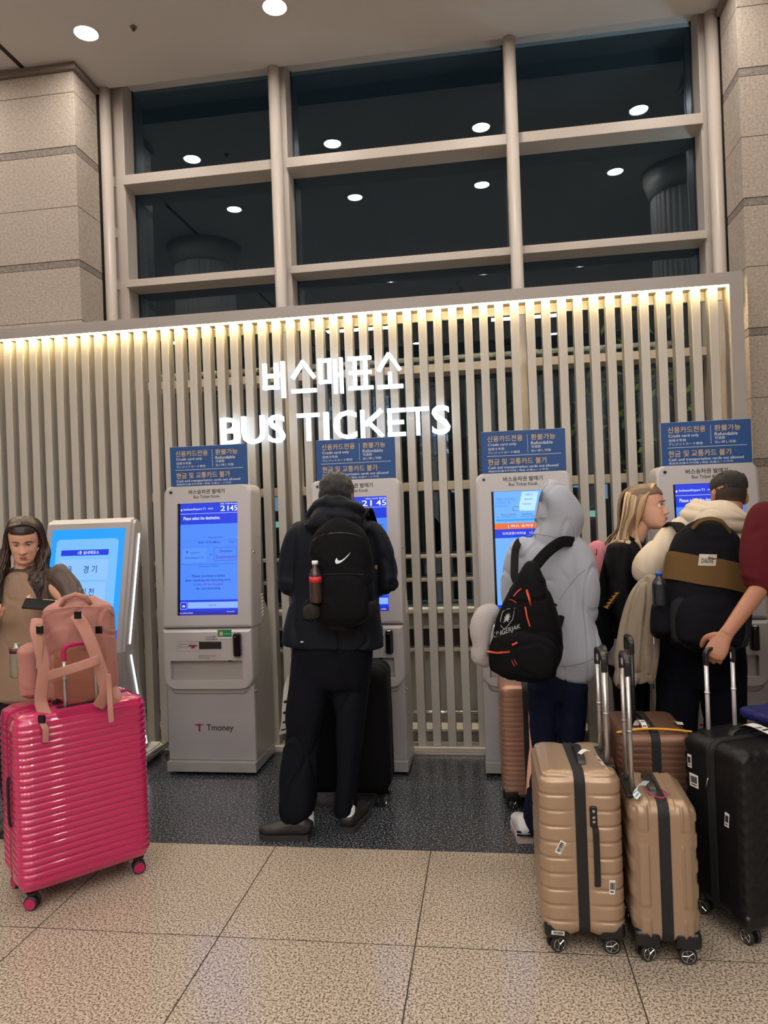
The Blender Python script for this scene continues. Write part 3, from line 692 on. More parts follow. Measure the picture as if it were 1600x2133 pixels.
# ================================================================ SOFT SHAPES: lofts, fusing, folds
def V(*a): return Vector(a)
def pxm(px, Y): return px*Y*1.012/FPX
def loft(bm, secs, n=20, side=(1, 0, 0), ex=2.3, cap=True):
    """secs: (centre, half width along side, half depth[, side vector]) ; closed, rounded ends"""
    side0 = Vector(side); rings = []; N = len(secs)
    for i, s in enumerate(secs):
        c = Vector(s[0]); t = (Vector(secs[min(i+1, N-1)][0])-Vector(secs[max(i-1, 0)][0])).normalized()
        sd = Vector(s[3]) if len(s) > 3 and s[3] is not None else side0
        sd = (sd-t*sd.dot(t)).normalized(); nn = t.cross(sd)
        ring = []
        for k in range(n):
            a = 2*math.pi*k/n; ca, sa = math.cos(a), math.sin(a)
            x = abs(ca)**(2/ex)*(1 if ca >= 0 else -1); y = abs(sa)**(2/ex)*(1 if sa >= 0 else -1)
            ring.append(bm.verts.new(c+sd*x*s[1]+nn*y*s[2]))
        rings.append((ring, c, t, max(s[1], s[2])))
    for (a, *_), (b, *_) in zip(rings, rings[1:]):
        for k in range(n): bm.faces.new((a[k], a[(k+1) % n], b[(k+1) % n], b[k]))
    if cap:
        for (ring, c, t, r), sg_ in ((rings[0], -1), (rings[-1], 1)):
            prev = ring
            for q, h in ((.72, .45), (.35, .66)):
                nr = [bm.verts.new(c+(v.co-c)*q+t*sg_*min(r*.35, .03)*h*1.5) for v in ring]
                for k in range(n):
                    f = (prev[k], prev[(k+1) % n], nr[(k+1) % n], nr[k]); bm.faces.new(f if sg_ > 0 else f[::-1])
                prev = nr
            bm.faces.new(prev if sg_ > 0 else prev[::-1])
def spline(secs, m=4):
    """Catmull-Rom refine of sections"""
    out = []; N = len(secs)
    P = [(Vector(s[0]), s[1], s[2], Vector(s[3]) if len(s) > 3 and s[3] is not None else None) for s in secs]
    def cr(a, b, c, d, t): return .5*((2*b)+(c-a)*t+(2*a-5*b+4*c-d)*t*t+(-a+3*b-3*c+d)*t**3)
    for i in range(N-1):
        a, b, c, d = P[max(i-1, 0)], P[i], P[i+1], P[min(i+2, N-1)]
        for k in range(m):
            t = k/m
            out.append((cr(a[0], b[0], c[0], d[0], t), max(.002, cr(a[1], b[1], c[1], d[1], t)), max(.002, cr(a[2], b[2], c[2], d[2], t)), b[3].lerp(c[3], t) if b[3] and c[3] else None))
    out.append(P[-1]); return out
def fuse(name, bm, m, parent=None, voxel=.01, smooth=3, fold=0, fscale=9, fdir=(1, 1, 1), seed=0, fold2=0, keep=None, smooth_shade=True):
    bmesh.ops.recalc_face_normals(bm, faces=bm.faces)
    o = link(name, me_of(bm), m, parent)
    md = o.modifiers.new('r', 'REMESH'); md.mode = 'VOXEL'; md.voxel_size = voxel
    if smooth: ms = o.modifiers.new('s', 'SMOOTH'); ms.iterations = smooth; ms.factor = .5
    bake(o)
    me = o.data
    if not me.materials: me.materials.append(m)
    if fold or fold2:
        off = Vector((seed*3.1, seed*7.7, seed*1.3)); fd = Vector(fdir)
        nr = [v.normal.copy() for v in me.vertices]
        for v, nn in zip(me.vertices, nr):
            p = Vector((v.co.x*fd.x, v.co.y*fd.y, v.co.z*fd.z))
            w_ = noise.noise_vector(p*2.2+off)*.22
            q = p+w_
            a = noise.noise(q*fscale+off); a2 = noise.noise(Vector((q.y, q.z*1.3, q.x))*fscale*.7+off*2)
            d = fold*(.55*a2-.85*math.exp(-(a/.055)**2)+.35*math.exp(-((a-.13)/.06)**2))
            if fold2: d += fold2*noise.noise(p*fscale*2.7+off)
            v.co += nn*d
    if smooth_shade:
        for p in me.polygons: p.use_smooth = True
    return o
def limb(bm, pts, rs, n=16, side=(1, 0, 0), ex=2.0, m=4):
    loft(bm, spline([(p, r if not isinstance(r, tuple) else r[0], r if not isinstance(r, tuple) else r[1]) for p, r in zip(pts, rs)], m), n, side, ex)
def hand(bm, wrist, fwd, palm, L=.18, curl=.4, thumb_side=1, grip=False, spread=.12):
    """palm and five fingers; fwd: wrist to knuckles, palm: direction the palm faces"""
    fwd = Vector(fwd).normalized(); palm = Vector(palm); palm = (palm-fwd*palm.dot(fwd)).normalized(); sd = fwd.cross(palm)*thumb_side
    w_ = L*.225; W0 = Vector(wrist)
    loft(bm, spline([(W0-fwd*L*.08, L*.15, L*.11, sd), (W0+fwd*L*.12, L*.17, L*.10, sd), (W0+fwd*L*.32, L*.225, L*.095, sd), (W0+fwd*L*.5, L*.225, L*.08, sd), (W0+fwd*L*.54, L*.20, L*.06, sd)], 3), 14, sd, 2.4)
    lens = [.40, .45, .42, .33]
    for i, ln in enumerate(lens):
        off = (1.5-i)/1.5
        base = W0+fwd*L*(.5-.03*abs(off))+sd*off*L*.165
        d = (fwd+sd*off*spread*.5).normalized(); p = base; pts = [p-d*L*.08, p]; ang = 0
        for sg_, fr in ((.45, .9), (.30, 1.1), (.25, .8)):
            ang += curl*fr
            dd = (d*math.cos(ang)+palm*math.sin(ang)); p = p+dd*ln*L*sg_; pts.append(p)
        r = L*(.052 if i < 3 else .045)
        limb(bm, pts, [r*1.05, r*1.05, r, r*.92, r*.75], 10, sd)
    tb = W0+fwd*L*.12+sd*L*.17
    t1 = tb+(fwd*.6+sd*.65+palm*.35).normalized()*L*.2; t2 = t1+(fwd*.8+sd*.15+palm*(.5+curl*.3)).normalized()*L*.17; t3 = t2+(fwd*.8-sd*.15+palm*(.55+curl*.3)).normalized()*L*.12
    limb(bm, [tb-fwd*L*.05, tb+sd*.003, t1, t2, t3], [L*.06, L*.075, L*.068, L*.06, L*.045], 10, sd)
def head_mesh(bm, loc, rot, s=1.0, female=False, nlev=56, nseg=72, ears=True):
    """head about .225*s tall from chin to crown; faces -y before rot. loc: centre of the skull"""
    M_ = Matrix.Translation(loc) @ rot.to_matrix().to_4x4() @ Matrix.Scale(s, 4)
    # z, half width, front y, back y (metres; z=0 at eye level)
    P = [(-.118, .018, -.070, -.030), (-.113, .034, -.086, -.012), (-.100, .047, -.094, .006), (-.082, .056, -.093, .022), (-.062, .062, -.090, .040), (-.040, .067, -.090, .062),
         (-.018, .071, -.088, .080), (.0, .0735, -.085, .092), (.022, .075, -.089, .099), (.045, .0755, -.088, .101), (.068, .072, -.081, .097), (.088, .062, -.066, .086), (.103, .044, -.044, .066), (.111, .024, -.020, .042), (.114, .008, .002, .020)]
    def val(z, j):
        for a, b in zip(P, P[1:]):
            if a[0] <= z <= b[0]:
                t = (z-a[0])/(b[0]-a[0]); t = t*t*(3-2*t)*.35+t*.65
                return a[j]+(b[j]-a[j])*t
        return P[0][j] if z < P[0][0] else P[-1][j]
    zs = [-.118+.232*(.5-.5*math.cos(math.pi*i/(nlev-1)))*.35+.232*(i/(nlev-1))*.65 for i in range(nlev)]
    g = lambda x, m_, w_: math.exp(-((x-m_)/w_)**2)
    rings = []
    for z in zs:
        hw, fy, by = val(z, 1), val(z, 2), val(z, 3); cy = (fy+by)/2; ring = []
        for k in range(nseg):
            a = 2*math.pi*k/nseg; ca, sa = math.cos(a), math.sin(a)
            ex = 2.25
            x = abs(ca)**(2/ex)*math.copysign(1, ca)*hw; y = cy+abs(sa)**(2/ex)*math.copysign(1, sa)*(by-cy if sa > 0 else cy-fy)
            if sa < 0:
                # nose
                nz = max(0, min(1, (.004-z)/.042)); nzz = nz if z > -.040 else max(0, 1-(-.040-z)/.010)
                y -= (.005+.021*nzz)*g(x, 0, .0085+.005*nzz)*(1 if -.05 < z < .012 else 0 if z > .03 else max(0, (1-(z-.012)/.018) if z > 0 else 0))
                y -= .006*(g(x, .013, .006)+g(x, -.013, .006))*g(z, -.038, .007)
                # sockets, brow, cheeks
                y += .010*(g(x, .031, .015)+g(x, -.031, .015))*g(z, .001, .011)
                y -= .0045*g(z, .020, .008)*(g(x, .03, .02)+g(x, -.03, .02))*(.6 if female else 1.1)
                y -= .004*(g(x, .042, .018)+g(x, -.042, .018))*g(z, -.030, .018)
                # mouth and chin
                lp = (1 if abs(x) < .026 else max(0, 1-(abs(x)-.026)/.008))
                y -= .0055*lp*g(z, -.063, .0045)+.006*lp*g(z, -.073, .005); y += .005*lp*g(z, -.0682, .0016)+.0035*g(x, 0, .025)*g(z, -.083, .006)
                y -= .004*g(x, 0, .016)*g(z, -.100, .010)
            ring.append(bm.verts.new(M_ @ Vector((x, y, z))))
        rings.append(ring)
    for a, b in zip(rings, rings[1:]):
        for k in range(nseg): bm.faces.new((a[k], a[(k+1) % nseg], b[(k+1) % nseg], b[k]))
    bm.faces.new(rings[0][::-1]); bm.faces.new(rings[-1])
    if ears:
        for sx_ in (-1, 1):
            c = Vector((sx_*.073, .012, -.008))
            bm2 = bmesh.new(); g2 = bmesh.ops.create_uvsphere(bm2, u_segments=16, v_segments=10, radius=1)
            for v in bm2.verts:
                p = Vector(v.co); q = Vector((p.x*.0085, p.y*.017, p.z*.031)); q.y += .004*p.z; q.x += sx_*(.006*max(0, p.y)) ; q.x -= sx_*.006*math.exp(-(p.y**2+p.z**2)/.18)
                v.co = M_ @ (c+q+Vector((sx_*.006, 0, 0)))
            ms = bpy.data.meshes.new('e'); bm2.to_mesh(ms); bm2.free(); bm.from_mesh(ms); bpy.data.meshes.remove(ms)
    return M_
def face_parts(root, M_, eye=(90, 70, 50), brow=(80, 60, 45), lip=(176, 104, 98)):
    R3 = M_.to_euler()
    for sx_ in (-1, 1):
        c = M_ @ Vector((sx_*.031, -.0735, .001))
        bm = bmesh.new(); bmesh.ops.create_uvsphere(bm, u_segments=16, v_segments=12, radius=.0118*M_.median_scale)
        bmesh.ops.translate(bm, verts=bm.verts, vec=c); e = link('eye', me_of(bm, smooth=True), mat('eye white', (225, 215, 208), .2), root)
        c2 = M_ @ Vector((sx_*.0305, -.0815, .001))
        bm = bmesh.new(); bmesh.ops.create_uvsphere(bm, u_segments=12, v_segments=8, radius=.0052*M_.median_scale)
        bmesh.ops.translate(bm, verts=bm.verts, vec=c2); link('iris', me_of(bm, smooth=True), mat('iris', eye, .15), e)
        bm = bmesh.new()
        limb(bm, [M_ @ Vector((sx_*x, y, z)) for x, y, z in ((.014, -.0905, .019), (.026, -.0915, .0235), (.038, -.086, .0235), (.048, -.076, .019))], [.0016, .0026, .0024, .001], 6)
        link('eyebrow', me_of(bm, smooth=True), mat('eyebrow', brow, .8), root)
        bm = bmesh.new()
        limb(bm, [M_ @ Vector((sx_*x, y, z)) for x, y, z in ((.019, -.0835, .004), (.030, -.0872, .0085), (.042, -.079, .004))], [.001, .0018, .001], 6)
        link('eyelid', me_of(bm, smooth=True), mat('upper lash line', (50, 36, 30), .7), root)
    bm = bmesh.new()
    limb(bm, [M_ @ Vector(p) for p in ((-.022, -.0885, -.0665), (-.009, -.098, -.0630), (0, -.0985, -.0642), (.009, -.098, -.0630), (.022, -.0885, -.0665))], [.001, .0035, .0030, .0035, .001], 8)
    limb(bm, [M_ @ Vector(p) for p in ((-.021, -.0885, -.069), (0, -.0985, -.0725), (.021, -.0885, -.069))], [.001, .0046, .001], 8)
    bmesh.ops.recalc_face_normals(bm, faces=bm.faces)
    link('lips', me_of(bm, smooth=True), mat('lips', lip, .45), root)
SKIN = mat('fair skin', (214, 164, 140), .5, var=.05, vscale=30); SKIN2 = mat('tanned skin', (164, 112, 86), .5, var=.06, vscale=30)
for m_ in (SKIN, SKIN2):
    b_ = m_.node_tree.nodes['Principled BSDF']; b_.inputs['Subsurface Weight'].default_value = .08; b_.inputs['Subsurface Radius'].default_value = (.01, .004, .002)
def body(root, J, headloc, headrot, skin, hs=1.0, female=False, voxel=.006, hands=()):
    """J: joints shL shR elL elR wrL wrR hpL hpR knL knR anL anR chest pelvis (world points)"""
    bm = bmesh.new(); J = {k: Vector(v) for k, v in J.items()}
    sdx = (J['shR']-J['shL']).normalized()
    ch, pv = J['chest'], J['pelvis']; top = (J['shL']+J['shR'])/2
    top = top-V(0, 0, .03)
    loft(bm, spline([(pv-V(0, 0, .06), .10, .07, sdx), (pv, .115, .075, sdx), (pv.lerp(ch, .5), .10, .07, sdx), (ch, .125, .080, sdx), (top.lerp(ch, .25), .115, .065, sdx), (top+V(0, 0, .03), .06, .05, sdx)], 3), 20, sdx, 2.4)
    H = Matrix.Translation(headloc) @ headrot.to_matrix().to_4x4()
    nk = H @ Vector((0, .028, -.075))*1.0
    limb(bm, [top+V(0, 0, -.02), top.lerp(nk, .5), nk, H @ Vector((0, .02, -.02))], [.062, .056, .054, .05], 16)
    for s in 'LR':
        s0 = J['sh'+s].lerp(top, .28)-V(0, 0, .03)
        limb(bm, [s0.lerp(top, .35), s0, s0.lerp(J['el'+s], .5), J['el'+s]], [.036, .038, .038, .034])
        limb(bm, [J['el'+s], J['el'+s].lerp(J['wr'+s], .3), J['wr'+s]], [.034, .035, .026])
        limb(bm, [J['hp'+s]+V(0, 0, .04), J['hp'+s].lerp(J['kn'+s], .4), J['kn'+s]], [.06, .058, .044])
        limb(bm, [J['kn'+s], J['kn'+s].lerp(J['an'+s], .3), J['kn'+s].lerp(J['an'+s], .8), J['an'+s]+V(0, 0, -.02)], [.044, .044, .034, .034])
    for h in hands: hand(bm, *h[:3], **(h[3] if len(h) > 3 else {}))
    M_ = head_mesh(bm, headloc, headrot, hs, female)
    o = fuse('body', bm, skin, root, voxel, 1)
    return o, M_
def shoe(root, heel, d, L, m, sole, hgt=.09, wd=.048, lab=None):
    """low shoe; heel: floor point of the heel, d: direction of the toe"""
    d = Vector((d[0], d[1], 0)).normalized(); sd = Vector((-d.y, d.x, 0)); h = Vector(heel); bm = bmesh.new()
    up = V(0, 0, 1)
    pr = [(.03, .8, .030, .060), (.12, .95, .040, .088), (.30, .92, .042, .088), (.48, .95, .036, .070), (.68, 1.08, .030, .056), (.86, .98, .024, .044), (.97, .62, .018, .034)]
    loft(bm, [(h+d*L*t+up*(.018+hh/2), wd*w_, hh/2+.004, sd) for t, w_, _, hh in pr], 18, sd, 2.4)
    for v in bm.verts:
        if v.co.z < .02: v.co.z = .02
    o = fuse('shoe', bm, m, root, .006, 2)
    if lab: o['label'] = lab
    bm = bmesh.new()
    out = [(h+d*L*t+sd*wd*w_*1.06*s_) for s_, seq in ((1, pr), (-1, pr[::-1])) for t, w_, *_ in seq]
    A = [bm.verts.new((p.x, p.y, .0)) for p in out]; B = [bm.verts.new((p.x, p.y, .026)) for p in out]
    bm.faces.new(A); bm.faces.new(B[::-1])
    for i in range(len(out)): bm.faces.new((A[i], A[(i+1) % len(out)], B[(i+1) % len(out)], B[i]))
    bmesh.ops.recalc_face_normals(bm, faces=bm.faces); link('sole', me_of(bm), sole, o)
    return o
def strand_hair(name, root, roots, m, r=.006, n=6, mats=None):
    """locks: list of point lists"""
    bm = bmesh.new()
    for i, pts in enumerate(roots):
        N = len(pts); rr = [r*(.6+.4*math.sin(math.pi*min(1, k/(N-1)*1.4)))*(1 if k < N-1 else .25) for k in range(N)]
        k0 = len(bm.faces); loft(bm, spline([(p, a*1.5, a*.6) for p, a in zip(pts, rr)], 3), n, (1, 0, 0), 2.0)
        if mats:
            bm.faces.ensure_lookup_table(); mi = i % len(mats)
            for f in bm.faces[k0:]: f.material_index = mi
    me = me_of(bm, smooth=True)
    for mm in (mats or [m]): me.materials.append(mm)
    return link(name, me, None, root)
def cap_hair(name, root, M_, m, thick=.012, zmin=-.04, front=.03, disp=.004, seed=1, fsc=60, top_extra=.0):
    """short hair: shell laid over the skull of the body; hairline from front (above the face) down to zmin at the back"""
    from mathutils.bvhtree import BVHTree
    bo_ = [o for o in root.children if o.name.startswith('body')][0]
    bb = bmesh.new(); bb.from_mesh(bo_.data); bt_ = BVHTree.FromBMesh(bb); bb.free()
    bm = bmesh.new(); bmesh.ops.create_uvsphere(bm, u_segments=64, v_segments=48, radius=1)
    c = M_ @ Vector((0, .006, .010)); R3 = M_.to_3x3(); inn = {}; dele = []
    for v in bm.verts:
        d0 = Vector(v.co).normalized(); d = (R3 @ d0).normalized()
        h = bt_.ray_cast(c+d*.30, -d); L = (h[0]-c).length if h[0] is not None else .1
        if abs(d0.x) > .6 and d0.z < .25: L = min(L, 1.02/math.sqrt((d0.x/.0745)**2+(d0.y/.097)**2+(d0.z/.115)**2))
        q = d0*L; zz_ = q.z+.010
        line = front if q.y < -.045 else (front+(zmin-front)*min(1, (q.y+.045)/.06))
        if zz_ < line: dele.append(v)
        n_ = noise.noise(Vector((q.x*fsc*1.4, q.y*fsc, q.z*fsc*.5))+Vector((seed, 0, 0)))
        edge = min(1, max(0, (zz_-line)/.035))
        inn[v] = c+d*(L-.004)
        v.co = c+d*(L+.0015+(thick+top_extra*max(0, d0.z))*(.35+.65*edge)+disp*n_*2)
    orig = {v: inn[v] for v in bm.verts}
    bmesh.ops.delete(bm, geom=dele, context='VERTS')
    be = [e for e in bm.edges if e.is_boundary]
    r_ = bmesh.ops.extrude_edge_only(bm, edges=be)
    for v in [g for g in r_['geom'] if isinstance(g, bmesh.types.BMVert)]:
        v.co = c+(v.co-c)*.90
    bmesh.ops.recalc_face_normals(bm, faces=bm.faces)
    return link(name, me_of(bm, smooth=True), m, root)
def push_out(hair, garment, gap=.006):
    """lift hair that would lie inside a garment onto its surface"""
    from mathutils.bvhtree import BVHTree
    bb = bmesh.new(); bb.from_mesh(garment.data); bt_ = BVHTree.FromBMesh(bb); bb.free()
    for v in hair.data.vertices:
        h = bt_.find_nearest(v.co)
        if h[0] is not None and (v.co-h[0]).length < .05 and (v.co-h[0]).dot(h[1]) < gap*.5: v.co = h[0]+h[1]*gap*(.8+.9*((v.index//7) % 5)/5)
def ribbon(name, pts, wd, th, m, parent=None, side=(1, 0, 0), k=4, ex=5):
    bm = bmesh.new(); loft(bm, spline([(p[0] if isinstance(p, tuple) and isinstance(p[0], Vector) else p, wd, th, p[1] if isinstance(p, tuple) and isinstance(p[0], Vector) else None) for p in pts], k), 12, side, ex)
    bmesh.ops.recalc_face_normals(bm, faces=bm.faces)
    return link(name, me_of(bm, smooth=False), m, parent)
def rbox_mesh(hx, hy, hz, r, disp=None, mid=(8, 4, 12), nr=4, crop=None):
    """rounded box of half sizes, displaced outward by disp(point, normal)"""
    def ax(h, n):
        e = [h-r+r*math.sin(math.pi/2*k/nr)*1.0 for k in range(1, nr+1)]
        e = [h-r+r*(k/nr) for k in range(1, nr+1)]
        m_ = [-(h-r)+2*(h-r)*k/n for k in range(n+1)]
        return [-v for v in e[::-1]]+m_+e
    X, Y, Z = ax(hx, mid[0]), ax(hy, mid[1]), ax(hz, mid[2])
    vs = {}; bm = bmesh.new()
    def P(i, j, k):
        key = (i, j, k)
        if key not in vs:
            p = Vector((X[i], Y[j], Z[k])); q = Vector((max(-(hx-r), min(hx-r, p.x)), max(-(hy-r), min(hy-r, p.y)), max(-(hz-r), min(hz-r, p.z))))
            d = p-q; nn = d.normalized() if d.length > 1e-9 else Vector((0, 0, 1))
            pp = q+nn*r
            if disp: pp = pp+nn*disp(pp, nn)
            vs[key] = bm.verts.new(pp)
        return vs[key]
    nx, ny, nz = len(X)-1, len(Y)-1, len(Z)-1
    for i in range(nx):
        for j in range(ny):
            bm.faces.new((P(i, j, 0), P(i, j+1, 0), P(i+1, j+1, 0), P(i+1, j, 0))); bm.faces.new((P(i, j, nz), P(i+1, j, nz), P(i+1, j+1, nz), P(i, j+1, nz)))
    for i in range(nx):
        for k in range(nz):
            bm.faces.new((P(i, 0, k), P(i+1, 0, k), P(i+1, 0, k+1), P(i, 0, k+1))); bm.faces.new((P(i, ny, k), P(i, ny, k+1), P(i+1, ny, k+1), P(i+1, ny, k)))
    for j in range(ny):
        for k in range(nz):
            bm.faces.new((P(0, j, k), P(0, j, k+1), P(0, j+1, k+1), P(0, j+1, k))); bm.faces.new((P(nx, j, k), P(nx, j+1, k), P(nx, j+1, k+1), P(nx, j, k+1)))
    return bm
# ================================================================ LUGGAGE
MT['tyre'] = mat('dark wheel rubber', (34, 34, 36), .5); MT['zip'] = mat('black zipper tape', (26, 25, 27), .7, bump=('noise', 300, .3)); MT['paper'] = mat('paper label', (226, 222, 214), .6)
def tagbox(name, parent, c, w_, h_, nrm, m=None, rot=0, th=.0012, bars=7, lab=None):
    """small printed label on a surface: c centre, nrm local normal ('-x', '-y', '+z')"""
    bm = bmesh.new(); add_box(bm, (0, 0, 0), (w_, th, h_)); o = link(name, me_of(bm), m or MT['paper'], parent)
    R0 = {'-y': Euler((0, 0, 0)), '-x': Euler((0, 0, -math.pi/2)), '+z': Euler((-math.pi/2, 0, 0)), '+x': Euler((0, 0, math.pi/2))}[nrm].to_matrix()
    o.matrix_local = Matrix.Translation(c) @ R0.to_4x4() @ Matrix.Rotation(rot, 4, 'Y')
    bm = bmesh.new(); rd = random.Random(int(c[2]*1000))
    x = -w_*.36
    while x < w_*.34:
        b = rd.choice((.004, .007, .010))*w_/.05*.5; add_box(bm, (x+b/2, -th, h_*.08), (b, .0004, h_*.5)); x += b+w_*.035
    add_box(bm, (0, -th, -h_*.32), (w_*.6, .0004, h_*.09))
    p = link('barcode', me_of(bm), MT['blk'], o); p['kind'] = 'stuff'
    if lab: o['label'] = lab
    return o
def wheel_set(root, x, y, r, m_fork, m_rim, yaw=0, hub=None, m_tyre=None):
    f = empty('caster', (x, y, 0)); f.parent = root; f.rotation_euler = (0, 0, yaw)
    bm = bmesh.new(); add_box(bm, (0, 0, r*1.75), (.03, .026, r*1.1), .008, 2); bmesh.ops.create_cone(bm, cap_ends=True, segments=16, radius1=.022, radius2=.026, depth=.014, matrix=Matrix.Translation((0, 0, r*2.3)))
    link('fork', me_of(bm), m_fork, f)
    for s in (-1, 1):
        wl = cyl('wheel', (s*.0165, 0, r), r, .015, m_tyre or MT['tyre'], f, 'X', 28, bev=.003)
        bm = bmesh.new()
        add_tube(bm, [(s*.0245, math.cos(a)*r*.72, r+math.sin(a)*r*.72) for a in [math.pi*2*k/20 for k in range(20)]], r*.06, 6, close=True)
        for k in range(5):
            a = math.pi*2*k/5; add_tube(bm, [(s*.0245, 0, r), (s*.0245, math.cos(a)*r*.7, r+math.sin(a)*r*.7)], r*.06, 6)
        if hub: bmesh.ops.create_cone(bm, cap_ends=True, segments=24, radius1=r*.8, radius2=r*.8, depth=.004, matrix=Matrix.Translation((s*.0245, 0, r)) @ Matrix.Rotation(math.pi/2, 4, 'Y'))
        link('rim', me_of(bm), hub or m_rim, wl)
    return f
def suitcase(loc, rz, W, D, H, m, style, label, group='wheeled suitcases of the travellers', r=.05, wr=.027, hx=.075, hy=0, hh=None, tube_m=None, grip_m=None, band=True, guards=True, wheel_m=None, hub=None, winset=.05, yaws=(0, .4, 0, -.3), handle_top=True, side_handle=True, hcx=0):
    root = empty('suitcase', (loc[0], loc[1], 0), rz, label, 'suitcase', group)
    z0 = wr*2+.012; hz = (H-z0)/2; zc = z0+hz
    def disp(p, n):
        d = 0; side = abs(n.x) > .3 or abs(n.y) > .3
        gap = math.exp(-(p.y/.03)**2) if band else 0
        if style == 'wave':
            ph = (p.z/.0285)+ (.35 if p.y > 0 else 0); s_ = abs(math.sin(ph*math.pi)); d = .0068*s_ if abs(n.z) < .75 else 0
            d *= 1-math.exp(-((abs(p.y)-.0)/.02)**2)
        if style == 'rib':
            if abs(n.z) < .8:
                q = (p.z+.01)/.056; fr = q-math.floor(q); up = min(1, max(0, fr/.16))*min(1, max(0, (1-fr)/.10))
                ed = min(1, max(0, (abs(p.y)-.026)/.01)) if abs(n.x) > .5 else 1
                d = .007*up*ed
            elif abs(p.y) > .03: d = .003*(1 if math.sin(p.y*160) > 0 else 0)
        if style == 'groove':
            if abs(n.x) > .6:
                for c in (-.058, -.080, .058, .080):
                    for za, zb in ((-.9, -.62), (-.44, .42), (.62, .95)):
                        if za*hz < p.z < zb*hz: d += .006*math.exp(-((p.y-c)/.0045)**2)
            elif abs(n.y) > .6: d = .004*(1 if math.sin(p.z*70) > 0 else 0)
            if n.z > .6: d += .003*(1 if math.sin(p.y*150) > .2 else 0)
        if style == 'fine':
            if abs(n.z) < .8: d = .003*(1 if (p.z/.026)%1 > .22 else 0)
        if style == 'diamond':
            if abs(n.y) > .6:
                u, v = (p.x+p.z)/.05, (p.x-p.z)/.05; d = .006*abs(math.sin(u*math.pi)*math.sin(v*math.pi))
            elif abs(n.x) > .6: d = .002*math.exp(-((abs(p.y)-.075)/.006)**2)*(1 if abs(p.z) < hz*.75 else 0)
        if style == 'soft': d = .003*noise.noise(p*14)
        return d-.004*gap
    mid = (10, 8, {'wave': 230, 'rib': 110, 'groove': 40, 'fine': 96, 'diamond': 60}.get(style, 14))
    if style == 'groove': mid = (6, 60, 60)
    if style == 'diamond': mid = (44, 30, 60)
    bm = rbox_mesh(W/2, D/2, hz, r, disp, mid, 5); bmesh.ops.translate(bm, verts=bm.verts, vec=(0, 0, zc))
    bmesh.ops.recalc_face_normals(bm, faces=bm.faces)
    sh = link('shell', me_of(bm, smooth=True), m, root)
    if band:
        bm = bmesh.new()
        for yo, w_, t in ((0, .019, .0045), (-.0105, .0035, .0062), (.0105, .0035, .0062)):
            A = rrect(-W/2-t+.004, W/2+t-.004, z0-t+.004, H+t-.004, (r,)*4, 8)
            a = [bm.verts.new((q[0], yo-w_, q[1])) for q in A]; b = [bm.verts.new((q[0], yo+w_, q[1])) for q in A]; n = len(A)
            B = rrect(-W/2+.01, W/2-.01, z0+.01, H-.01, (r,)*4, 8); c = [bm.verts.new((q[0], yo-w_, q[1])) for q in B]; d = [bm.verts.new((q[0], yo+w_, q[1])) for q in B]
            for i in range(n):
                j = (i+1) % n
                bm.faces.new((a[i], a[j], b[j], b[i])); bm.faces.new((a[j], a[i], c[i], c[j])); bm.faces.new((b[i], b[j], d[j], d[i]))
        bmesh.ops.recalc_face_normals(bm, faces=bm.faces); link('zipper_band', me_of(bm), MT['zip'] if band is True else band, root)
    k = 0
    for sx_ in (-1, 1):
        for sy_ in (-1, 1):
            wheel_set(root, sx_*(W/2-winset), sy_*(D/2-winset*.85), wr, MT['black'], MT['chrome'], yaws[k], hub, wheel_m); k += 1
            if guards:
                g = rbox_mesh(.052, min(.045, D*.2), .030, .018, None, (2, 2, 2), 3)
                bmesh.ops.translate(g, verts=g.verts, vec=(sx_*(W/2-.0495), sy_*(D/2-min(.0445, D*.2)+.0015), z0+.022)); link('corner_guard', me_of(g, smooth=True), MT['black'], root)
    if handle_top:
        th = ribbon('carry_handle', [(V(-.09, hy*.2, H-.002), V(0, 1, 0)), (V(-.07, hy*.2, H+.016), V(0, 1, 0)), (V(0, hy*.2, H+.021), V(0, 1, 0)), (V(.07, hy*.2, H+.016), V(0, 1, 0)), (V(.09, hy*.2, H-.002), V(0, 1, 0))], .014, .006, MT['black'], root)
    if side_handle:
        ribbon('side_handle', [(V(-W/2-.003, -D*.13-.012, zc-.10), V(0, 1, 0)), (V(-W/2-.014, -D*.13-.012, zc-.09), V(0, 1, 0)), (V(-W/2-.016, -D*.13-.012, zc), V(0, 1, 0)), (V(-W/2-.014, -D*.13-.012, zc+.09), V(0, 1, 0)), (V(-W/2-.003, -D*.13-.012, zc+.10), V(0, 1, 0))], .011, .005, MT['black'], root)
    if hh:
        tm_ = tube_m or MT['alum']; h_ = empty('pull_handle', (hcx, 0, 0)); h_.parent = root
        for s in (-1, 1):
            t_ = tube('handle_tube', [(s*hx, hy, H-.12), (s*hx, hy, hh-.02)], .0085, tm_, h_, 10)
            tube('tube_collar', [(s*hx, hy, H+(hh-H)*.45), (s*hx, hy, H+(hh-H)*.45+.008)], .0105, tm_, h_, 10)
        ribbon('grip', [(V(-hx, hy, hh-.06), V(0, 1, 0)), (V(-hx, hy, hh-.015), V(0, 1, 0)), (V(-hx+.02, hy, hh), V(0, 1, 0)), (V(0, hy, hh+.004), V(0, 1, 0)), (V(hx-.02, hy, hh), V(0, 1, 0)), (V(hx, hy, hh-.015), V(0, 1, 0)), (V(hx, hy, hh-.06), V(0, 1, 0))], .0115, .009, grip_m or MT['black'], h_, k=5, ex=3)
        bx('handle_well', hcx-hx-.035, hcx+hx+.035, hy-.022, hy+.022, H-.01, H+.002, MT['black'], root, .004)
    return root
MT['gold'] = mat('champagne gold plastic', (170, 143, 118), .33, metal=.35, coat=.15)
MT['gold2'] = mat('champagne gold plastic duller', (162, 136, 112), .36, metal=.35, coat=.15)
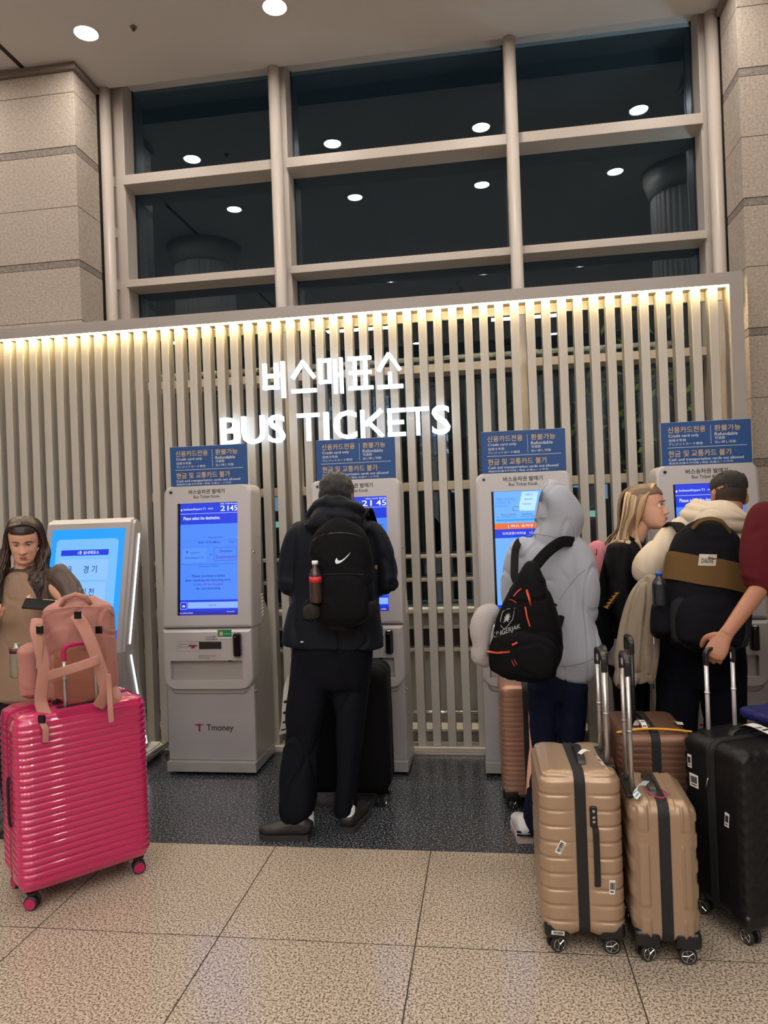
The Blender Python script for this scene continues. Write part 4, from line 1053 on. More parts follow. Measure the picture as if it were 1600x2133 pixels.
MT['rose'] = mat('rose gold plastic', (158, 118, 98), .32, metal=.35)
MT['brown'] = mat('bronze brown plastic', (120, 88, 70), .36, metal=.35)
MT['pink'] = mat('glossy hot pink plastic', (194, 36, 94), .22, coat=1.0)
MT['pinkd'] = mat('hot pink trim', (176, 34, 86), .25)
MT['darkcase'] = mat('black textured case', (18, 18, 20), .42, spec=.3, bump=('noise', 90, .15))
MT['softcase'] = mat('black nylon case', (9, 9, 12), .8, spec=.15, bump=('noise', 200, .3))
PK = suitcase((-1.883, 3.045), R_(47), .55, .33, .815, MT['pink'], 'wave', 'large glossy hot pink ribbed suitcase at the left, topped by a salmon backpack', r=.055, wr=.029, hx=.066, hy=-.118, hh=1.075, tube_m=MT['alum'], grip_m=MT['pinkd'], band=MT['pinkd'], guards=False, hub=MT['pinkd'], yaws=(.9, .3, 1.35, .2))
bx('handle_recess', -.115, .115, -.1655, -.09, .745, .8155, MT['pinkd'], PK, .01)
GA = suitcase((.287, 2.83), R_(91), .38, .278, .655, MT['gold'], 'rib', 'champagne gold ribbed suitcase, leftmost of the group at the right', r=.045, hx=.075, hy=-.118, hh=1.05, wr=.03)
GB = suitcase((.572, 2.78), R_(88), .35, .222, .565, MT['gold2'], 'groove', 'smaller champagne gold suitcase with vertical grooves, between the gold and the black ones', r=.05, hx=.07, hy=.088, hh=1.045, wr=.03, side_handle=False)
BK = suitcase((.985, 2.955), R_(27), .43, .31, .705, MT['darkcase'], 'diamond', 'large black suitcase with diamond pattern held by the man in the maroon shirt', r=.05, hx=.066, hy=.115, hh=1.02, hcx=-.045, tube_m=mat('pale aluminium tube', (206, 204, 204), .3, metal=.5), wr=.03, side_handle=False)
BR = suitcase((.655, 3.30), R_(90), .38, .30, .655, MT['brown'], 'fine', 'bronze brown ribbed suitcase with a yellow strap behind the gold ones', r=.045, hx=.06, hy=.06, hh=1.02, tube_m=MT['black'], side_handle=False)
SD = suitcase((.405, 3.225), R_(90), .33, .18, .50, MT['softcase'], 'soft', 'small black suitcase with a red ribbon, mostly hidden behind the gold one', r=.04, hx=.05, hy=-.07, hh=.99, side_handle=False, guards=False)
RG = suitcase((.165, 4.09), R_(91), .40, .27, .665, MT['rose'], 'fine', 'rose gold ribbed suitcase standing left of the grey hooded person', r=.04)
DK = suitcase((-.85, 4.03), R_(0), .54, .28, .765, MT['softcase'], 'soft', 'large black soft suitcase standing in front of the man in black', r=.06, guards=False)
# labels and tags
tagbox('barcode_label', GA, (-.1965, .075, .395), .048, .022, '-x', rot=R_(-62), lab='slanted white barcode label')
tagbox('barcode_label', GA, (-.1965, -.098, .258), .020, .05, '-x', rot=R_(4), lab='upright white barcode label')
tagbox('barcode_label', GA, (-.1965, .095, .090), .045, .014, '-x', rot=R_(4), lab='white strip label by the wheel')
lk = rbox_mesh(.006, .013, .038, .006, None, (1, 2, 3), 3); bmesh.ops.translate(lk, verts=lk.verts, vec=(-.196, -.043, .505)); lk = link('lock_plate', me_of(lk, smooth=True), MT['black'], GA)
for z in (.527, .505, .49): cyl('dial', (-.203, -.043, z), .005, .003, MT['chrome'], lk, 'X', 12)
def paper_tag(name, parent, pts, wd, side, lab=None, m=None):
    bm = bmesh.new(); pts = [Vector(p) for p in pts]; side = Vector(side).normalized()
    sec = spline([(p, 1, 1) for p in pts], 4); P_ = [s[0] for s in sec]
    for off in (0, 1):
        rows = []
        for i, p in enumerate(P_):
            t = (P_[min(i+1, len(P_)-1)]-P_[max(i-1, 0)]).normalized(); n = t.cross(side).normalized()*(.0006 if off else -.0006)
            rows.append([bm.verts.new(p+side*wd/2*s_+n) for s_ in (-1, 1)])
        for a, b in zip(rows, rows[1:]): bm.faces.new((a[0], a[1], b[1], b[0]))
    o = link(name, me_of(bm, smooth=True), m or MT['paper'], parent)
    bm = bmesh.new(); n0 = len(P_)
    for k in range(int(n0*.45), int(n0*.92)):
        if k % 2: continue
        p, q = P_[k], P_[min(k+1, n0-1)]; t = (q-p); n = t.normalized().cross(side).normalized()
        for s_ in (-1, 1):
            nn = n*.0016*s_; f = [p+side*wd*.35+nn, p-side*wd*.35+nn, p-side*wd*.35+t*.5+nn, p+side*wd*.35+t*.5+nn]; bm.faces.new([bm.verts.new(v) for v in f])
    b_ = link('barcode', me_of(bm), MT['blk'], o); b_['kind'] = 'stuff'
    if lab: o['label'] = lab
    return o
paper_tag('luggage_tag', GA, [(-.06, -.02, .682), (-.07, -.04, .70), (-.10, -.07, .695), (-.135, -.095, .665), (-.165, -.115, .64)], .022, (.8, .45, 0), 'white airline luggage tag')
paper_tag('luggage_tag', GB, [(-.05, .03, .59), (-.08, .06, .60), (-.12, .085, .585), (-.14, .075, .575)], .03, (.7, -.6, .3), 'crumpled pale blue tag', mat('pale blue tag', (196, 216, 224), .5))
tube('pink_cord', [V(-.10, .045, .588), V(-.13, .03, .578), V(-.14, -.005, .572), V(-.10, -.03, .574), V(-.06, -.01, .578)], .0022, mat('pink cord', (190, 40, 90), .5), GB, 8)
tagbox('barcode_label', BK, (-.2175, .105, .60), .02, .05, '-x', lab='white barcode label near the top'); tagbox('barcode_label', BK, (-.2175, .085, .53), .045, .05, '-x', lab='larger white barcode label')
tagbox('barcode_label', BK, (-.2175, -.075, .44), .02, .052, '-x', rot=R_(6), lab='lowest white barcode label')
paper_tag('luggage_tag', BK, [(-.03, .03, .73), (-.02, 0, .745), (.0, -.05, .735), (.02, -.12, .715), (.03, -.16, .70)], .045, (1, .1, 0), 'white airline luggage tag')
bm = bmesh.new(); add_text(bm, 'ASB', -.038, .002, 0, .014, 0, .01, fn=lambda x, z, d: Vector((x+.0, -.045+z, .7415)))
link('tag_lettering', me_of(bm), MT['blk'], BK)
zt = tube('zip_pull', [V(-.227, .0, .57), V(-.231, .004, .55), V(-.229, .012, .525)], .003, MT['chrome'], BK, 8)
bg = rbox_mesh(.12, .09, .022, .02, lambda p, n: .008*noise.noise(p*9), (8, 6, 3), 4); bmesh.ops.translate(bg, verts=bg.verts, vec=(0, 0, .022))
bg = link('travel_bag', me_of(bg, smooth=True), mat('navy blue nylon', (28, 30, 92), .5, bump=('noise', 120, .3)), None); bg.location = (1.12, 3.07, .728); bg.rotation_euler = (0, 0, R_(27))
tag(bg, 'folded navy blue nylon bag lying on the large black suitcase', 'bag')
yst = ribbon('yellow_strap', [(V(-.195, -.148, .655), V(1, 0, 0)), (V(-.192, -.05, .664), V(1, 0, 0)), (V(-.192, .06, .664), V(1, 0, 0)), (V(-.195, .149, .65), V(1, 0, 0))], .008, .0022, mat('yellow strap', (236, 170, 40), .5), BR)
yst.location = (.03, 0, .003)
paper_tag('luggage_tag', BR, [(-.09, .06, .66), (-.10, .05, .685), (-.13, .04, .69), (-.15, .03, .66)], .022, (.2, 1, 0), 'small white tag'); paper_tag('luggage_tag', BR, [(-.04, -.10, .665), (-.07, -.12, .67), (-.10, -.12, .668)], .025, (.3, 1, 0), 'folded white tag')
rb = paper_tag('red_ribbon', SD, [(-.16, -.01, .525), (-.17, -.035, .535), (-.15, -.07, .56), (-.12, -.04, .54), (-.15, -.01, .53), (-.17, .03, .56), (-.15, .045, .535)], .022, (.5, .3, .8), 'looped red ribbon', mat('red ribbon', (170, 34, 44), .35))
po = rbox_mesh(.05, .058, .026, .022, lambda p, n: .004*noise.noise(p*20), (4, 4, 2), 4); po = link('pouch', me_of(po, smooth=True), mat('dusty pink fabric', (150, 62, 84), .7), None); po.location = (.36, 3.22, .53); tag(po, 'dusty pink pouch lying on the small black suitcase', 'pouch')
paper_tag('luggage_tag', DK, [(-.20, -.02, .775), (-.285, -.05, .70), (-.30, -.10, .58), (-.305, -.12, .47), (-.32, -.13, .40)], .045, (.7, .7, 0), 'long striped white tag hanging at the side')

# ================================================================ BACKPACKS (local: x right, -y towards the viewer, z up, origin at the bottom)
def pack_shell(name, root, W, D, H, m, secs=None, seed=1, fold=.003, side=(1, 0, 0), ex=2.8):
    bm = bmesh.new()
    secs = secs or [(.0, .40, .36), (.05, .47, .46), (.25, .50, .50), (.5, .50, .47), (.72, .47, .40), (.88, .38, .32), (.97, .24, .22), (1, .12, .12)]
    loft(bm, spline([(V(0, 0, t*H), a*W, b*D) for t, a, b in secs], 4), 32, side, ex)
    return fuse(name, bm, m, root, .008, 2, fold, 7, seed=seed, fold2=fold*.25)
def swoosh(root, x0, x1, z0, z1, y, m):
    """curved tick mark"""
    low = [(.0, .22), (.03, .05), (.10, 0), (.22, .02), (.38, .12), (.60, .35), (.80, .63), (1.0, 1.0)]
    up = [(.0, .22), (.06, .40), (.12, .50), (.12, .42), (.17, .30), (.25, .235), (.40, .27), (.62, .47), (.82, .74), (1.0, 1.0)]
    out = low+up[::-1][1:-1]
    bm = bmesh.new(); P = lambda u, v: (x0+u*(x1-x0), y, z0+v*(z1-z0))
    U = [(u, v) for u, v in low]; n = 24
    def ev(c, u):
        for a, b in zip(c, c[1:]):
            if a[0] <= u <= b[0]+1e-9: return a[1]+(b[1]-a[1])*((u-a[0])/max(1e-6, b[0]-a[0]))
        return c[-1][1]
    lo = [(k/n, ev(low, k/n)) for k in range(n+1)]; upc = [(0, .22), (.06, .42), (.13, .52), (.16, .34), (.25, .26), (.42, .31), (.62, .50), (.82, .76), (1, 1)]
    hi = [(k/n, max(ev(upc, k/n), ev(low, k/n))) for k in range(n+1)]
    A = [bm.verts.new(P(*p)) for p in lo]; B = [bm.verts.new(P(*p)) for p in hi]
    for i in range(n): 
        try: bm.faces.new((A[i], A[i+1], B[i+1], B[i]))
        except ValueError: pass
    return link('tick_mark', me_of(bm), m, root)
def snap(o, target, eps=.0015, direction=(0, 1, 0)):
    """lay a flat piece on a curved surface by casting each vertex onto it (same parent frame)"""
    from mathutils.bvhtree import BVHTree
    bm = bmesh.new(); bm.from_mesh(target.data); bt = BVHTree.FromBMesh(bm); bm.free(); d = Vector(direction).normalized()
    for v in o.data.vertices:
        h = bt.ray_cast(v.co-d*.6, d)
        if h[0] is not None: v.co = h[0]-d*eps
def bottle(name, loc, r, h, liquid, capm, labm, label, rot=(0, 0, 0)):
    root = empty(name, loc, 0, label, 'bottle'); root.rotation_euler = rot
    pr = [(.0, .0), (.85, 0), (1, .03), (1, .22), (.95, .26), (1, .30), (1, .62), (.93, .70), (.62, .80), (.42, .86), (.42, .93)]
    bm = bmesh.new(); n = 24; rings = []
    for a, z in pr: rings.append([bm.verts.new((max(a, .01)*r*math.cos(2*math.pi*k/n), max(a, .01)*r*math.sin(2*math.pi*k/n), z*h)) for k in range(n)])
    for a, b in zip(rings, rings[1:]):
        for k in range(n): bm.faces.new((a[k], a[(k+1) % n], b[(k+1) % n], b[k]))
    bm.faces.new(rings[-1]); link('bottle_body', me_of(bm, smooth=True), liquid, root)
    cyl('cap', (0, 0, h*.96), r*.5, h*.09, capm, root, 'Z', 20, bev=.001)
    if labm: cyl('wrap_label', (0, 0, h*.56), r*1.012, h*.14, labm, root, 'Z', 24)
    return root
# ================================================================ PEOPLE
def cloth(name, rgb, bumpk=('noise', 260, .25), rough=.85, var=.05):
    m = mat(name, rgb, rough, bump=bumpk, var=var, vscale=5, spec=.12 if sum(rgb) < 150 else .35)
    if sum(rgb) > 330: m.node_tree.nodes['Principled BSDF'].inputs['Sheen Weight'].default_value = .1
    return m
def secs_px(rows, Y, dep):
    """rows: (y, x left, x right[, depth half, Y]) silhouettes in the photograph turned into sections at depth Y"""
    out = []
    for r_ in rows:
        y, a, b = r_[:3]; d = r_[3] if len(r_) > 3 and r_[3] else dep; yy = r_[4] if len(r_) > 4 else Y
        A, B = at(a, y, yy), at(b, y, yy); out.append(((A+B)/2, (B-A).length/2, d))
    return out
def W(x, y, Y): return at(x, y, Y)

# ---------------------------------------------------------------- man in black at the second kiosk
MB = empty('person', (-.86, 3.62, 0), 0, 'man in a black jacket and wide black trousers seen from behind at the kiosk', 'person')
def pparent(root):
    """parts are modelled in world space, then hung under the root at its base"""
    inv = root.matrix_basis.inverted()
    for o in list(COL.objects):
        if o.parent is root and 'placed' not in o:
            o.matrix_parent_inverse = inv; o['placed'] = 1
    bpy.context.view_layer.update()
MB.rotation_euler = (0, 0, 0)
Yb = 3.62
J = dict(shL=W(630, 1112, Yb), shR=W(772, 1110, Yb), elL=W(602, 1216, Yb-.01), elR=W(806, 1213, Yb-.01), wrL=W(676, 1222, Yb+.24), wrR=W(735, 1218, Yb+.26),
         hpL=W(660, 1370, Yb), hpR=W(735, 1370, Yb), knL=W(630, 1520, Yb), knR=W(730, 1520, Yb+.02), anL=W(625, 1695, 3.55), anR=W(722, 1685, 3.62), chest=W(700, 1160, Yb), pelvis=W(698, 1340, Yb))
hd_loc = W(701, 1038, 3.60); hd_rot = Euler((R_(24), 0, R_(180)))
_, MM = body(MB, J, hd_loc, hd_rot, SKIN2, 1.02, hands=[(J['wrL'], V(.25, .9, .1), V(.3, 0, -1), dict(curl=.35, thumb_side=1)), (J['wrR'], V(-.25, .9, .1), V(-.3, 0, -1), dict(curl=.35, thumb_side=-1))])
hair_b = mat('black hair', (24, 24, 27), .42, bump=('noise', 200, .8))
cap_hair('hair', MB, MM, hair_b, .010, -.085, .045, .004, 3)
# glasses temple at the right ear
g_ = tube('glasses_temple', [MM @ V(-.078, -.075, .006), MM @ V(-.082, .0, .008), MM @ V(-.081, .03, -.006)], .002, MT['black'], MB, 6)
JK = cloth('black jacket nylon', (22, 26, 34), ('noise', 120, .12), .55)
bm = bmesh.new()
loft(bm, spline(secs_px([(1342, 589, 799, .15), (1325, 592, 797, .15), (1290, 600, 793, .145), (1240, 610, 789, .14), (1190, 614, 787, .14), (1140, 616, 784, .135), (1105, 622, 778, .12), (1085, 640, 765, .10), (1068, 658, 752, .08)], Yb, .13), 4), 36, ex=2.6)
for s, pts in (('L', [(650, 1100), (622, 1112), (607, 1150), (601, 1195), (603, 1218)]), ('R', [(750, 1098), (778, 1110), (796, 1150), (806, 1190), (806, 1214)])):
    P_ = [W(x, y, Yb-.01) for x, y in pts]
    limb(bm, P_, [.050, .056, .057, .057, .056], 18)
    e = P_[-1]; wr = J['wr'+s]; limb(bm, [e+V(0, -.01, .03), e+V(0, 0, 0), e.lerp(wr, .5)+V(0, 0, -.015), wr+(e-wr).normalized()*.01], [.052, .058, .052, .045], 18)
# hood lying on the shoulders, high collar
loft(bm, spline([(W(702, 1062, 3.56), .088, .085), (W(702, 1082, 3.53), .135, .115), (W(702, 1098, 3.53), .165, .11), (W(700, 1118, 3.53), .12, .06)], 4), 28, ex=2.4)
limb(bm, [W(640, 1078, 3.58), W(668, 1052, 3.50), W(702, 1046, 3.46), W(738, 1056, 3.48), W(768, 1074, 3.56)], [.018, .036, .040, .034, .014], 14, (0, 0, 1))
limb(bm, [W(655, 1088, 3.5), W(690, 1074, 3.44), W(725, 1078, 3.44), W(758, 1092, 3.5)], [.015, .03, .032, .015], 14, (0, 0, 1))
jk = fuse('jacket', bm, JK, MB, .008, 3, .009, 6.0, (1, 1, .5), 3, .002)
bx_ = box('hem_tag', W(629, 1337, 3.47), (.014, .003, .006), MT['wht'], MB)
TR = cloth('black trousers', (12, 14, 22), ('noise', 160, .15), .8)
bm = bmesh.new()
loft(bm, spline(secs_px([(1322, 615, 776, .13), (1360, 612, 775, .14), (1400, 608, 771, .13), (1425, 609, 768, .11)], Yb, .13), 3), 28, ex=2.6)
loft(bm, spline(secs_px([(1380, 610, 693, .12), (1430, 606, 690, .12), (1492, 598, 676, .115), (1530, 600, 668, .11), (1611, 584, 661, .105, 3.60), (1670, 584, 656, .10, 3.57), (1694, 583, 650, .095, 3.56), (1702, 588, 648, .085, 3.56)], Yb, .12), 4), 26, ex=2.5)
loft(bm, spline(secs_px([(1380, 688, 775, .12), (1430, 690, 769, .12), (1492, 700, 762, .11), (1530, 704, 757, .105), (1611, 706, 746, .095), (1670, 698, 742, .09), (1690, 697, 740, .085)], 3.66, .11), 4), 26, ex=2.5)
fuse('trousers', bm, TR, MB, .008, 3, .010, 5.5, (1, 1, .4), 8, .002)
box('drawstring_tip', W(689, 1396, 3.49), (.003, .003, .022), MT['wht'], MB)
SH = mat('black shoe leather', (34, 32, 32), .5); SOL = mat('dark grey sole', (44, 42, 42), .6)
SOCK = cloth('white sock', (220, 220, 222))
shoe(MB, (W(648, 1738, 3.52).x, 3.525, 0), (-1, -.02), .265, SH, SOL, wd=.050)
shoe(MB, (W(722, 1735, 3.6).x, 3.585, 0), (.18, 1), .27, SH, SOL, wd=.050)
limb(b_m := bmesh.new(), [V(-1.0, 3.555, .05)+V(.045, -.0, .0), V(-.955, 3.555, .12)], [.038, .036], 14); link('sock', me_of(b_m, smooth=True), SOCK, MB)
limb(b_m := bmesh.new(), [V(-.755, 3.61, .05), V(-.752, 3.62, .12)], [.036, .034], 14); link('sock', me_of(b_m, smooth=True), SOCK, MB)
pparent(MB)
# his backpack
BP1 = empty('backpack', W(715, 1300, 3.40), R_(2), 'black backpack with a white tick logo on the back of the man in black', 'backpack')
BPm = cloth('black backpack polyester', (9, 10, 13), ('noise', 300, .25), .7); BPg = cloth('charcoal backpack base', (32, 32, 36), ('noise', 300, .25), .7)
sh = pack_shell('bag_body', BP1, .315, .20, .50, BPm, [(.0, .30, .34), (.04, .40, .44), (.18, .49, .50), (.45, .50, .48), (.70, .475, .42), (.86, .40, .34), (.95, .27, .24), (1, .14, .14)], 4)
ps = pack_shell('front_pocket', BP1, .27, .07, .22, BPm, seed=5); ps.location = (0, -.078, .03)
bs = pack_shell('base_panel', BP1, .325, .205, .11, BPg, [(.0, .27, .34), (.1, .36, .42), (.4, .47, .49), (.75, .505, .51), (1, .505, .505)], 6)
pk = pack_shell('side_pocket', BP1, .07, .11, .10, BPm, seed=7); pk.location = (-.15, -.02, .03)
pass
for z, w_ in ((.42, .13), (.25, .155)): 
    zp = tube('zipper', [(math.sin(a)*w_, -.15, z+math.cos(a)*(.05 if z > .3 else .03)-.03) for a in [R_(q) for q in range(-75, 76, 15)]], .0022, MT['black'], BP1, 6); snap(zp, sh, .001)
for s in (-1, 1): ribbon('shoulder_strap', [(V(s*.07, .06, .47), V(1, 0, 0)), (V(s*.095, .105, .53), V(1, 0, 0)), (V(s*.11, .20, .545), V(1, 0, 0)), (V(s*.12, .33, .46), V(1, 0, 0))], .028, .006, BPm, BP1)
bt = bottle('drink_bottle', W(659, 1256, 3.28), .029, .195, mat('dark cola bottle', (58, 40, 34), .12, spec=.6), MT['wht'], mat('red bottle label', (196, 36, 48), .4), 'dark drink bottle with a white cap in the side pocket of the black backpack')
mesh_pk = pack_shell('mesh_pocket', BP1, .075, .08, .05, mat('black mesh', (30, 27, 27), .9, bump=('voronoi', 300, .5)), [(0, .4, .4), (.1, .5, .5), (.9, .5, .5), (1, .5, .5)], 8, .001)
mesh_pk.location = (-.127, -.115, .05)

# ---------------------------------------------------------------- person in the grey hoodie at the third kiosk
HG = empty('person', (.27, 3.66, 0), 0, 'person in a pale grey hooded sweatshirt with the hood up, at the third kiosk', 'person')
Yg = 3.66
J = dict(shL=W(1090, 1142, Yg-.02), shR=W(1192, 1142, Yg-.04), elL=W(1072, 1235, Yg+.02), elR=W(1225, 1240, Yg-.05), wrL=W(1085, 1262, Yg+.20), wrR=W(1165, 1285, Yg+.14),
         hpL=W(1128, 1420, Yg), hpR=W(1190, 1420, Yg), knL=W(1122, 1560, 3.62), knR=W(1190, 1560, 3.6), anL=W(1106, 1705, 3.56), anR=W(1180, 1700, 3.5), chest=W(1145, 1190, Yg), pelvis=W(1158, 1385, Yg))
hl = W(1158, 1060, Yg+.0); hr = Euler((R_(16), 0, R_(165)))
_, MM = body(HG, J, hl, hr, SKIN, .96, True, hands=[(J['wrL'], V(.1, .9, .1), V(.3, 0, -1), dict(thumb_side=1)), (J['wrR'], V(-.6, .5, .0), V(0, .6, -.6), dict(thumb_side=-1))])
HD = cloth('pale grey sweatshirt cotton', (162, 166, 177), ('noise', 420, .2), .9, .03)
bm = bmesh.new()
loft(bm, spline([(W(1142, 1007, 3.72), .012, .015), (W(1147, 1014, 3.70), .038, .05), (W(1153, 1028, 3.68), .066, .088), (W(1160, 1050, 3.66), .100, .118), (W(1165, 1078, 3.66), .122, .128), (W(1163, 1100, 3.65), .112, .120), (W(1152, 1122, 3.64), .096, .105), (W(1146, 1138, 3.65), .092, .10)], 4), 30, (math.cos(R_(-12)), math.sin(R_(-12)), -.12), 2.2)
loft(bm, spline([(W(1144, 1128, 3.65), .085, .09), (W(1142, 1142, 3.65), .150, .11), (W(1144, 1165, 3.64), .172, .125), (W(1148, 1200, 3.63), .170, .135), (W(1155, 1260, 3.63), .168, .145), (W(1172, 1330, 3.63), .168, .15), (W(1183, 1362, 3.63), .165, .15), (W(1184, 1385, 3.63), .145, .135), (W(1180, 1406, 3.63), .118, .122)], 4), 36, ex=2.4)
P_ = [W(1180, 1138, Yg-.04), W(1199, 1148, Yg-.04), W(1210, 1185, Yg-.06), W(1219, 1225, Yg-.07), W(1217, 1258, Yg-.06)]
limb(bm, P_, [.055, .070, .075, .072, .070], 18)
limb(bm, [W(1216, 1245, Yg-.06), W(1214, 1278, Yg-.04), W(1190, 1290, Yg+.04), J['wrR']], [.06, .070, .062, .046], 18)
P_ = [W(1102, 1136, Yg-.02), W(1085, 1150, Yg-.02), W(1072, 1190, Yg), W(1066, 1228, Yg), W(1068, 1248, Yg)]
limb(bm, P_, [.055, .064, .062, .058, .056], 18); limb(bm, [P_[-1]+V(0, 0, .02), P_[-1], P_[-1].lerp(J['wrL'], .5), J['wrL']], [.055, .058, .052, .044], 18)
hd = fuse('hooded_sweatshirt', bm, HD, HG, .008, 3, .0075, 6.5, (1, 1, .5), 12, .0015)
# seams of the hood
for nm_, pts in (('hood_seam', [(1141, 1006), (1126, 1030), (1120, 1062), (1113, 1090), (1106, 1112)]), ('neck_seam', [(1098, 1116), (1118, 1113), (1150, 1118), (1180, 1128), (1196, 1135)]), ('hem_seam', [(1138, 1380), (1170, 1388), (1205, 1384), (1240, 1371)]), ('arm_seam', [(1166, 1250), (1185, 1222), (1204, 1200), (1220, 1187)])):
    t_ = tube(nm_, [s_[0] for s_ in spline([(W(x, y, 3.35), 1, 1) for x, y in pts], 14)], .0018, cloth('seam grey', (132, 136, 146)), None, 6); 
    from mathutils.bvhtree import BVHTree
    bb = bmesh.new(); bb.from_mesh(hd.data); bt_ = BVHTree.FromBMesh(bb); bb.free(); cp = V(0, 0, CAMZ)
    for v in t_.data.vertices:
        d = (v.co-cp).normalized(); h_ = bt_.ray_cast(cp, d)
        if h_[0] is not None: v.co = h_[0]-d*.001+V(0, 0, 0)
    t_.parent = HG
NV = cloth('navy trousers', (14, 20, 40), ('noise', 260, .2), .85)
bm = bmesh.new()
loft(bm, spline(secs_px([(1385, 1112, 1228, .12), (1420, 1100, 1224, .125), (1450, 1100, 1222, .115)], 3.64, .12), 3), 26, ex=2.5)
loft(bm, spline(secs_px([(1425, 1098, 1163, .115), (1500, 1101, 1163, .105), (1570, 1106, 1158, .09), (1640, 1097, 1146, .08, 3.6), (1700, 1090, 1136, .075, 3.57), (1722, 1092, 1134, .07, 3.57)], 3.63, .1), 4), 24, ex=2.3)
loft(bm, spline(secs_px([(1425, 1158, 1224, .115), (1500, 1160, 1220, .105), (1570, 1160, 1212, .09), (1640, 1158, 1205, .08, 3.55), (1715, 1158, 1202, .07, 3.52)], 3.61, .1), 4), 24, ex=2.3)
fuse('trousers', bm, NV, HG, .008, 3, .004, 5, (1, 1, .5), 5, .001)
wsh = mat('white trainer', (196, 194, 200), .5); wso = mat('trainer sole', (176, 160, 158), .6)
s1 = shoe(HG, (.128, 3.515, 0), (-.12, 1), .25, wsh, wso, wd=.042); s2 = shoe(HG, (.33, 3.50, 0), (.1, 1), .25, wsh, wso, wd=.042)
for z in (.042, .058): bx('shoe_stripe', .085, .175, 3.506, 3.512, z, z+.007, NV, s1)
pparent(HG)
# her backpack, hanging askew
sw = swoosh(None, W(698, 1174, 3.0).x, W(732, 1174, 3.0).x, W(715, 1174, 3.0).z, W(715, 1150, 3.0).z, 3.0, MT['wht'])
_SW = sw
BP2 = empty('backpack', W(1096, 1400, 3.33), 0, 'black backpack with orange zips and a white crest hanging from the hooded person', 'backpack')
BP2.rotation_euler = (R_(4), R_(5), R_(-8))
b2 = cloth('black backpack cloth', (10, 10, 13), ('noise', 280, .25), .7); OR = mat('orange zip', (222, 78, 40), .5)
sh2 = pack_shell('bag_body', BP2, .33, .20, .50, b2, [(.0, .26, .34), (.05, .38, .44), (.18, .47, .50), (.42, .45, .48), (.66, .33, .42), (.84, .20, .32), (.94, .13, .22), (1, .08, .12)], 14, .006)
pf = pack_shell('front_pocket', BP2, .30, .10, .20, b2, seed=15, fold=.004); pf.location = (-.01, -.08, .01)
def onpack(pts, r_, m, nm='zipper', tgt=None, flat=False):
    """lay a cord on the pack along photograph points"""
    t_ = tube(nm, [W(x, y, 3.0) for x, y in pts], r_, m, None, 8)
    return t_
def drape(o, tgts, root, lift=.001):
    """push world-space piece o onto the first surface met from the camera side, then hang it on root"""
    from mathutils.bvhtree import BVHTree
    bpy.context.view_layer.update(); bb = bmesh.new()
    for t in tgts:
        m2 = t.data.copy(); m2.transform(t.matrix_world); bb.from_mesh(m2); bpy.data.meshes.remove(m2)
    bt_ = BVHTree.FromBMesh(bb); bb.free(); cp = V(0, 0, CAMZ); last = None
    cen = sum((v.co for v in o.data.vertices), V(0, 0, 0))/len(o.data.vertices)
    for v in o.data.vertices:
        d = (v.co-cp).normalized(); h_ = bt_.ray_cast(cp, d)
        if h_[0] is not None:
            last = (h_[0]-cp).length; v.co = h_[0]-d*lift
        elif last: v.co = cp+d*last
    o.parent = root; o.matrix_parent_inverse = root.matrix_world.inverted()
    return o
drape(_SW, [sh, ps], BP1, .002)
for nm_, pts, r_, m_ in (('zipper', [(1097, 1228), (1102, 1245), (1106, 1262)], .0055, OR), ('zipper', [(1094, 1264), (1098, 1285), (1104, 1305)], .0035, OR), ('zipper', [(1086, 1226), (1078, 1232), (1070, 1242)], .003, OR),
                     ('zipper', [(1015, 1357), (1035, 1360), (1062, 1357)], .0048, OR), ('zipper', [(1058, 1248), (1068, 1250), (1076, 1256)], .002, OR),
                     ('tab', [(1067, 1344), (1078, 1338)], .005, OR), ('tab', [(1066, 1376), (1072, 1388)], .002, OR), ('tab', [(1071, 1374), (1078, 1386)], .002, OR)):
    drape(tube(nm_, [W(x, y, 3.0) for x, y in pts], r_*.82, m_, None, 8), [sh2, pf], BP2, .0015)
def ptext(body, pts4, m, tgts, root, name='lettering', bold=0):
    """lettering whose baseline and cap line follow photograph points, wrapped on the surface"""
    (x0, y0), (x1, y1), (x2, y2), (x3, y3) = pts4   # bottom left, bottom right, top right, top left
    bm = bmesh.new()
    def f(u, v, d):
        a = (x0+(x1-x0)*u, y0+(y1-y0)*u); b = (x3+(x2-x3)*u, y3+(y2-y3)*u)
        return W(a[0]+(b[0]-a[0])*v, a[1]+(b[1]-a[1])*v, 2.9)
    add_text(bm, body, 0, 1, 0, 1, 0, bold, fn=f)
    return drape(link(name, me_of(bm), m, None), tgts, root, .0015)
CR = mat('pale crest print', (170, 172, 172), .6)
ptext('KINGERJAK', [(1026, 1334), (1084, 1311), (1084, 1299), (1026, 1318)], CR, [sh2, pf], BP2)
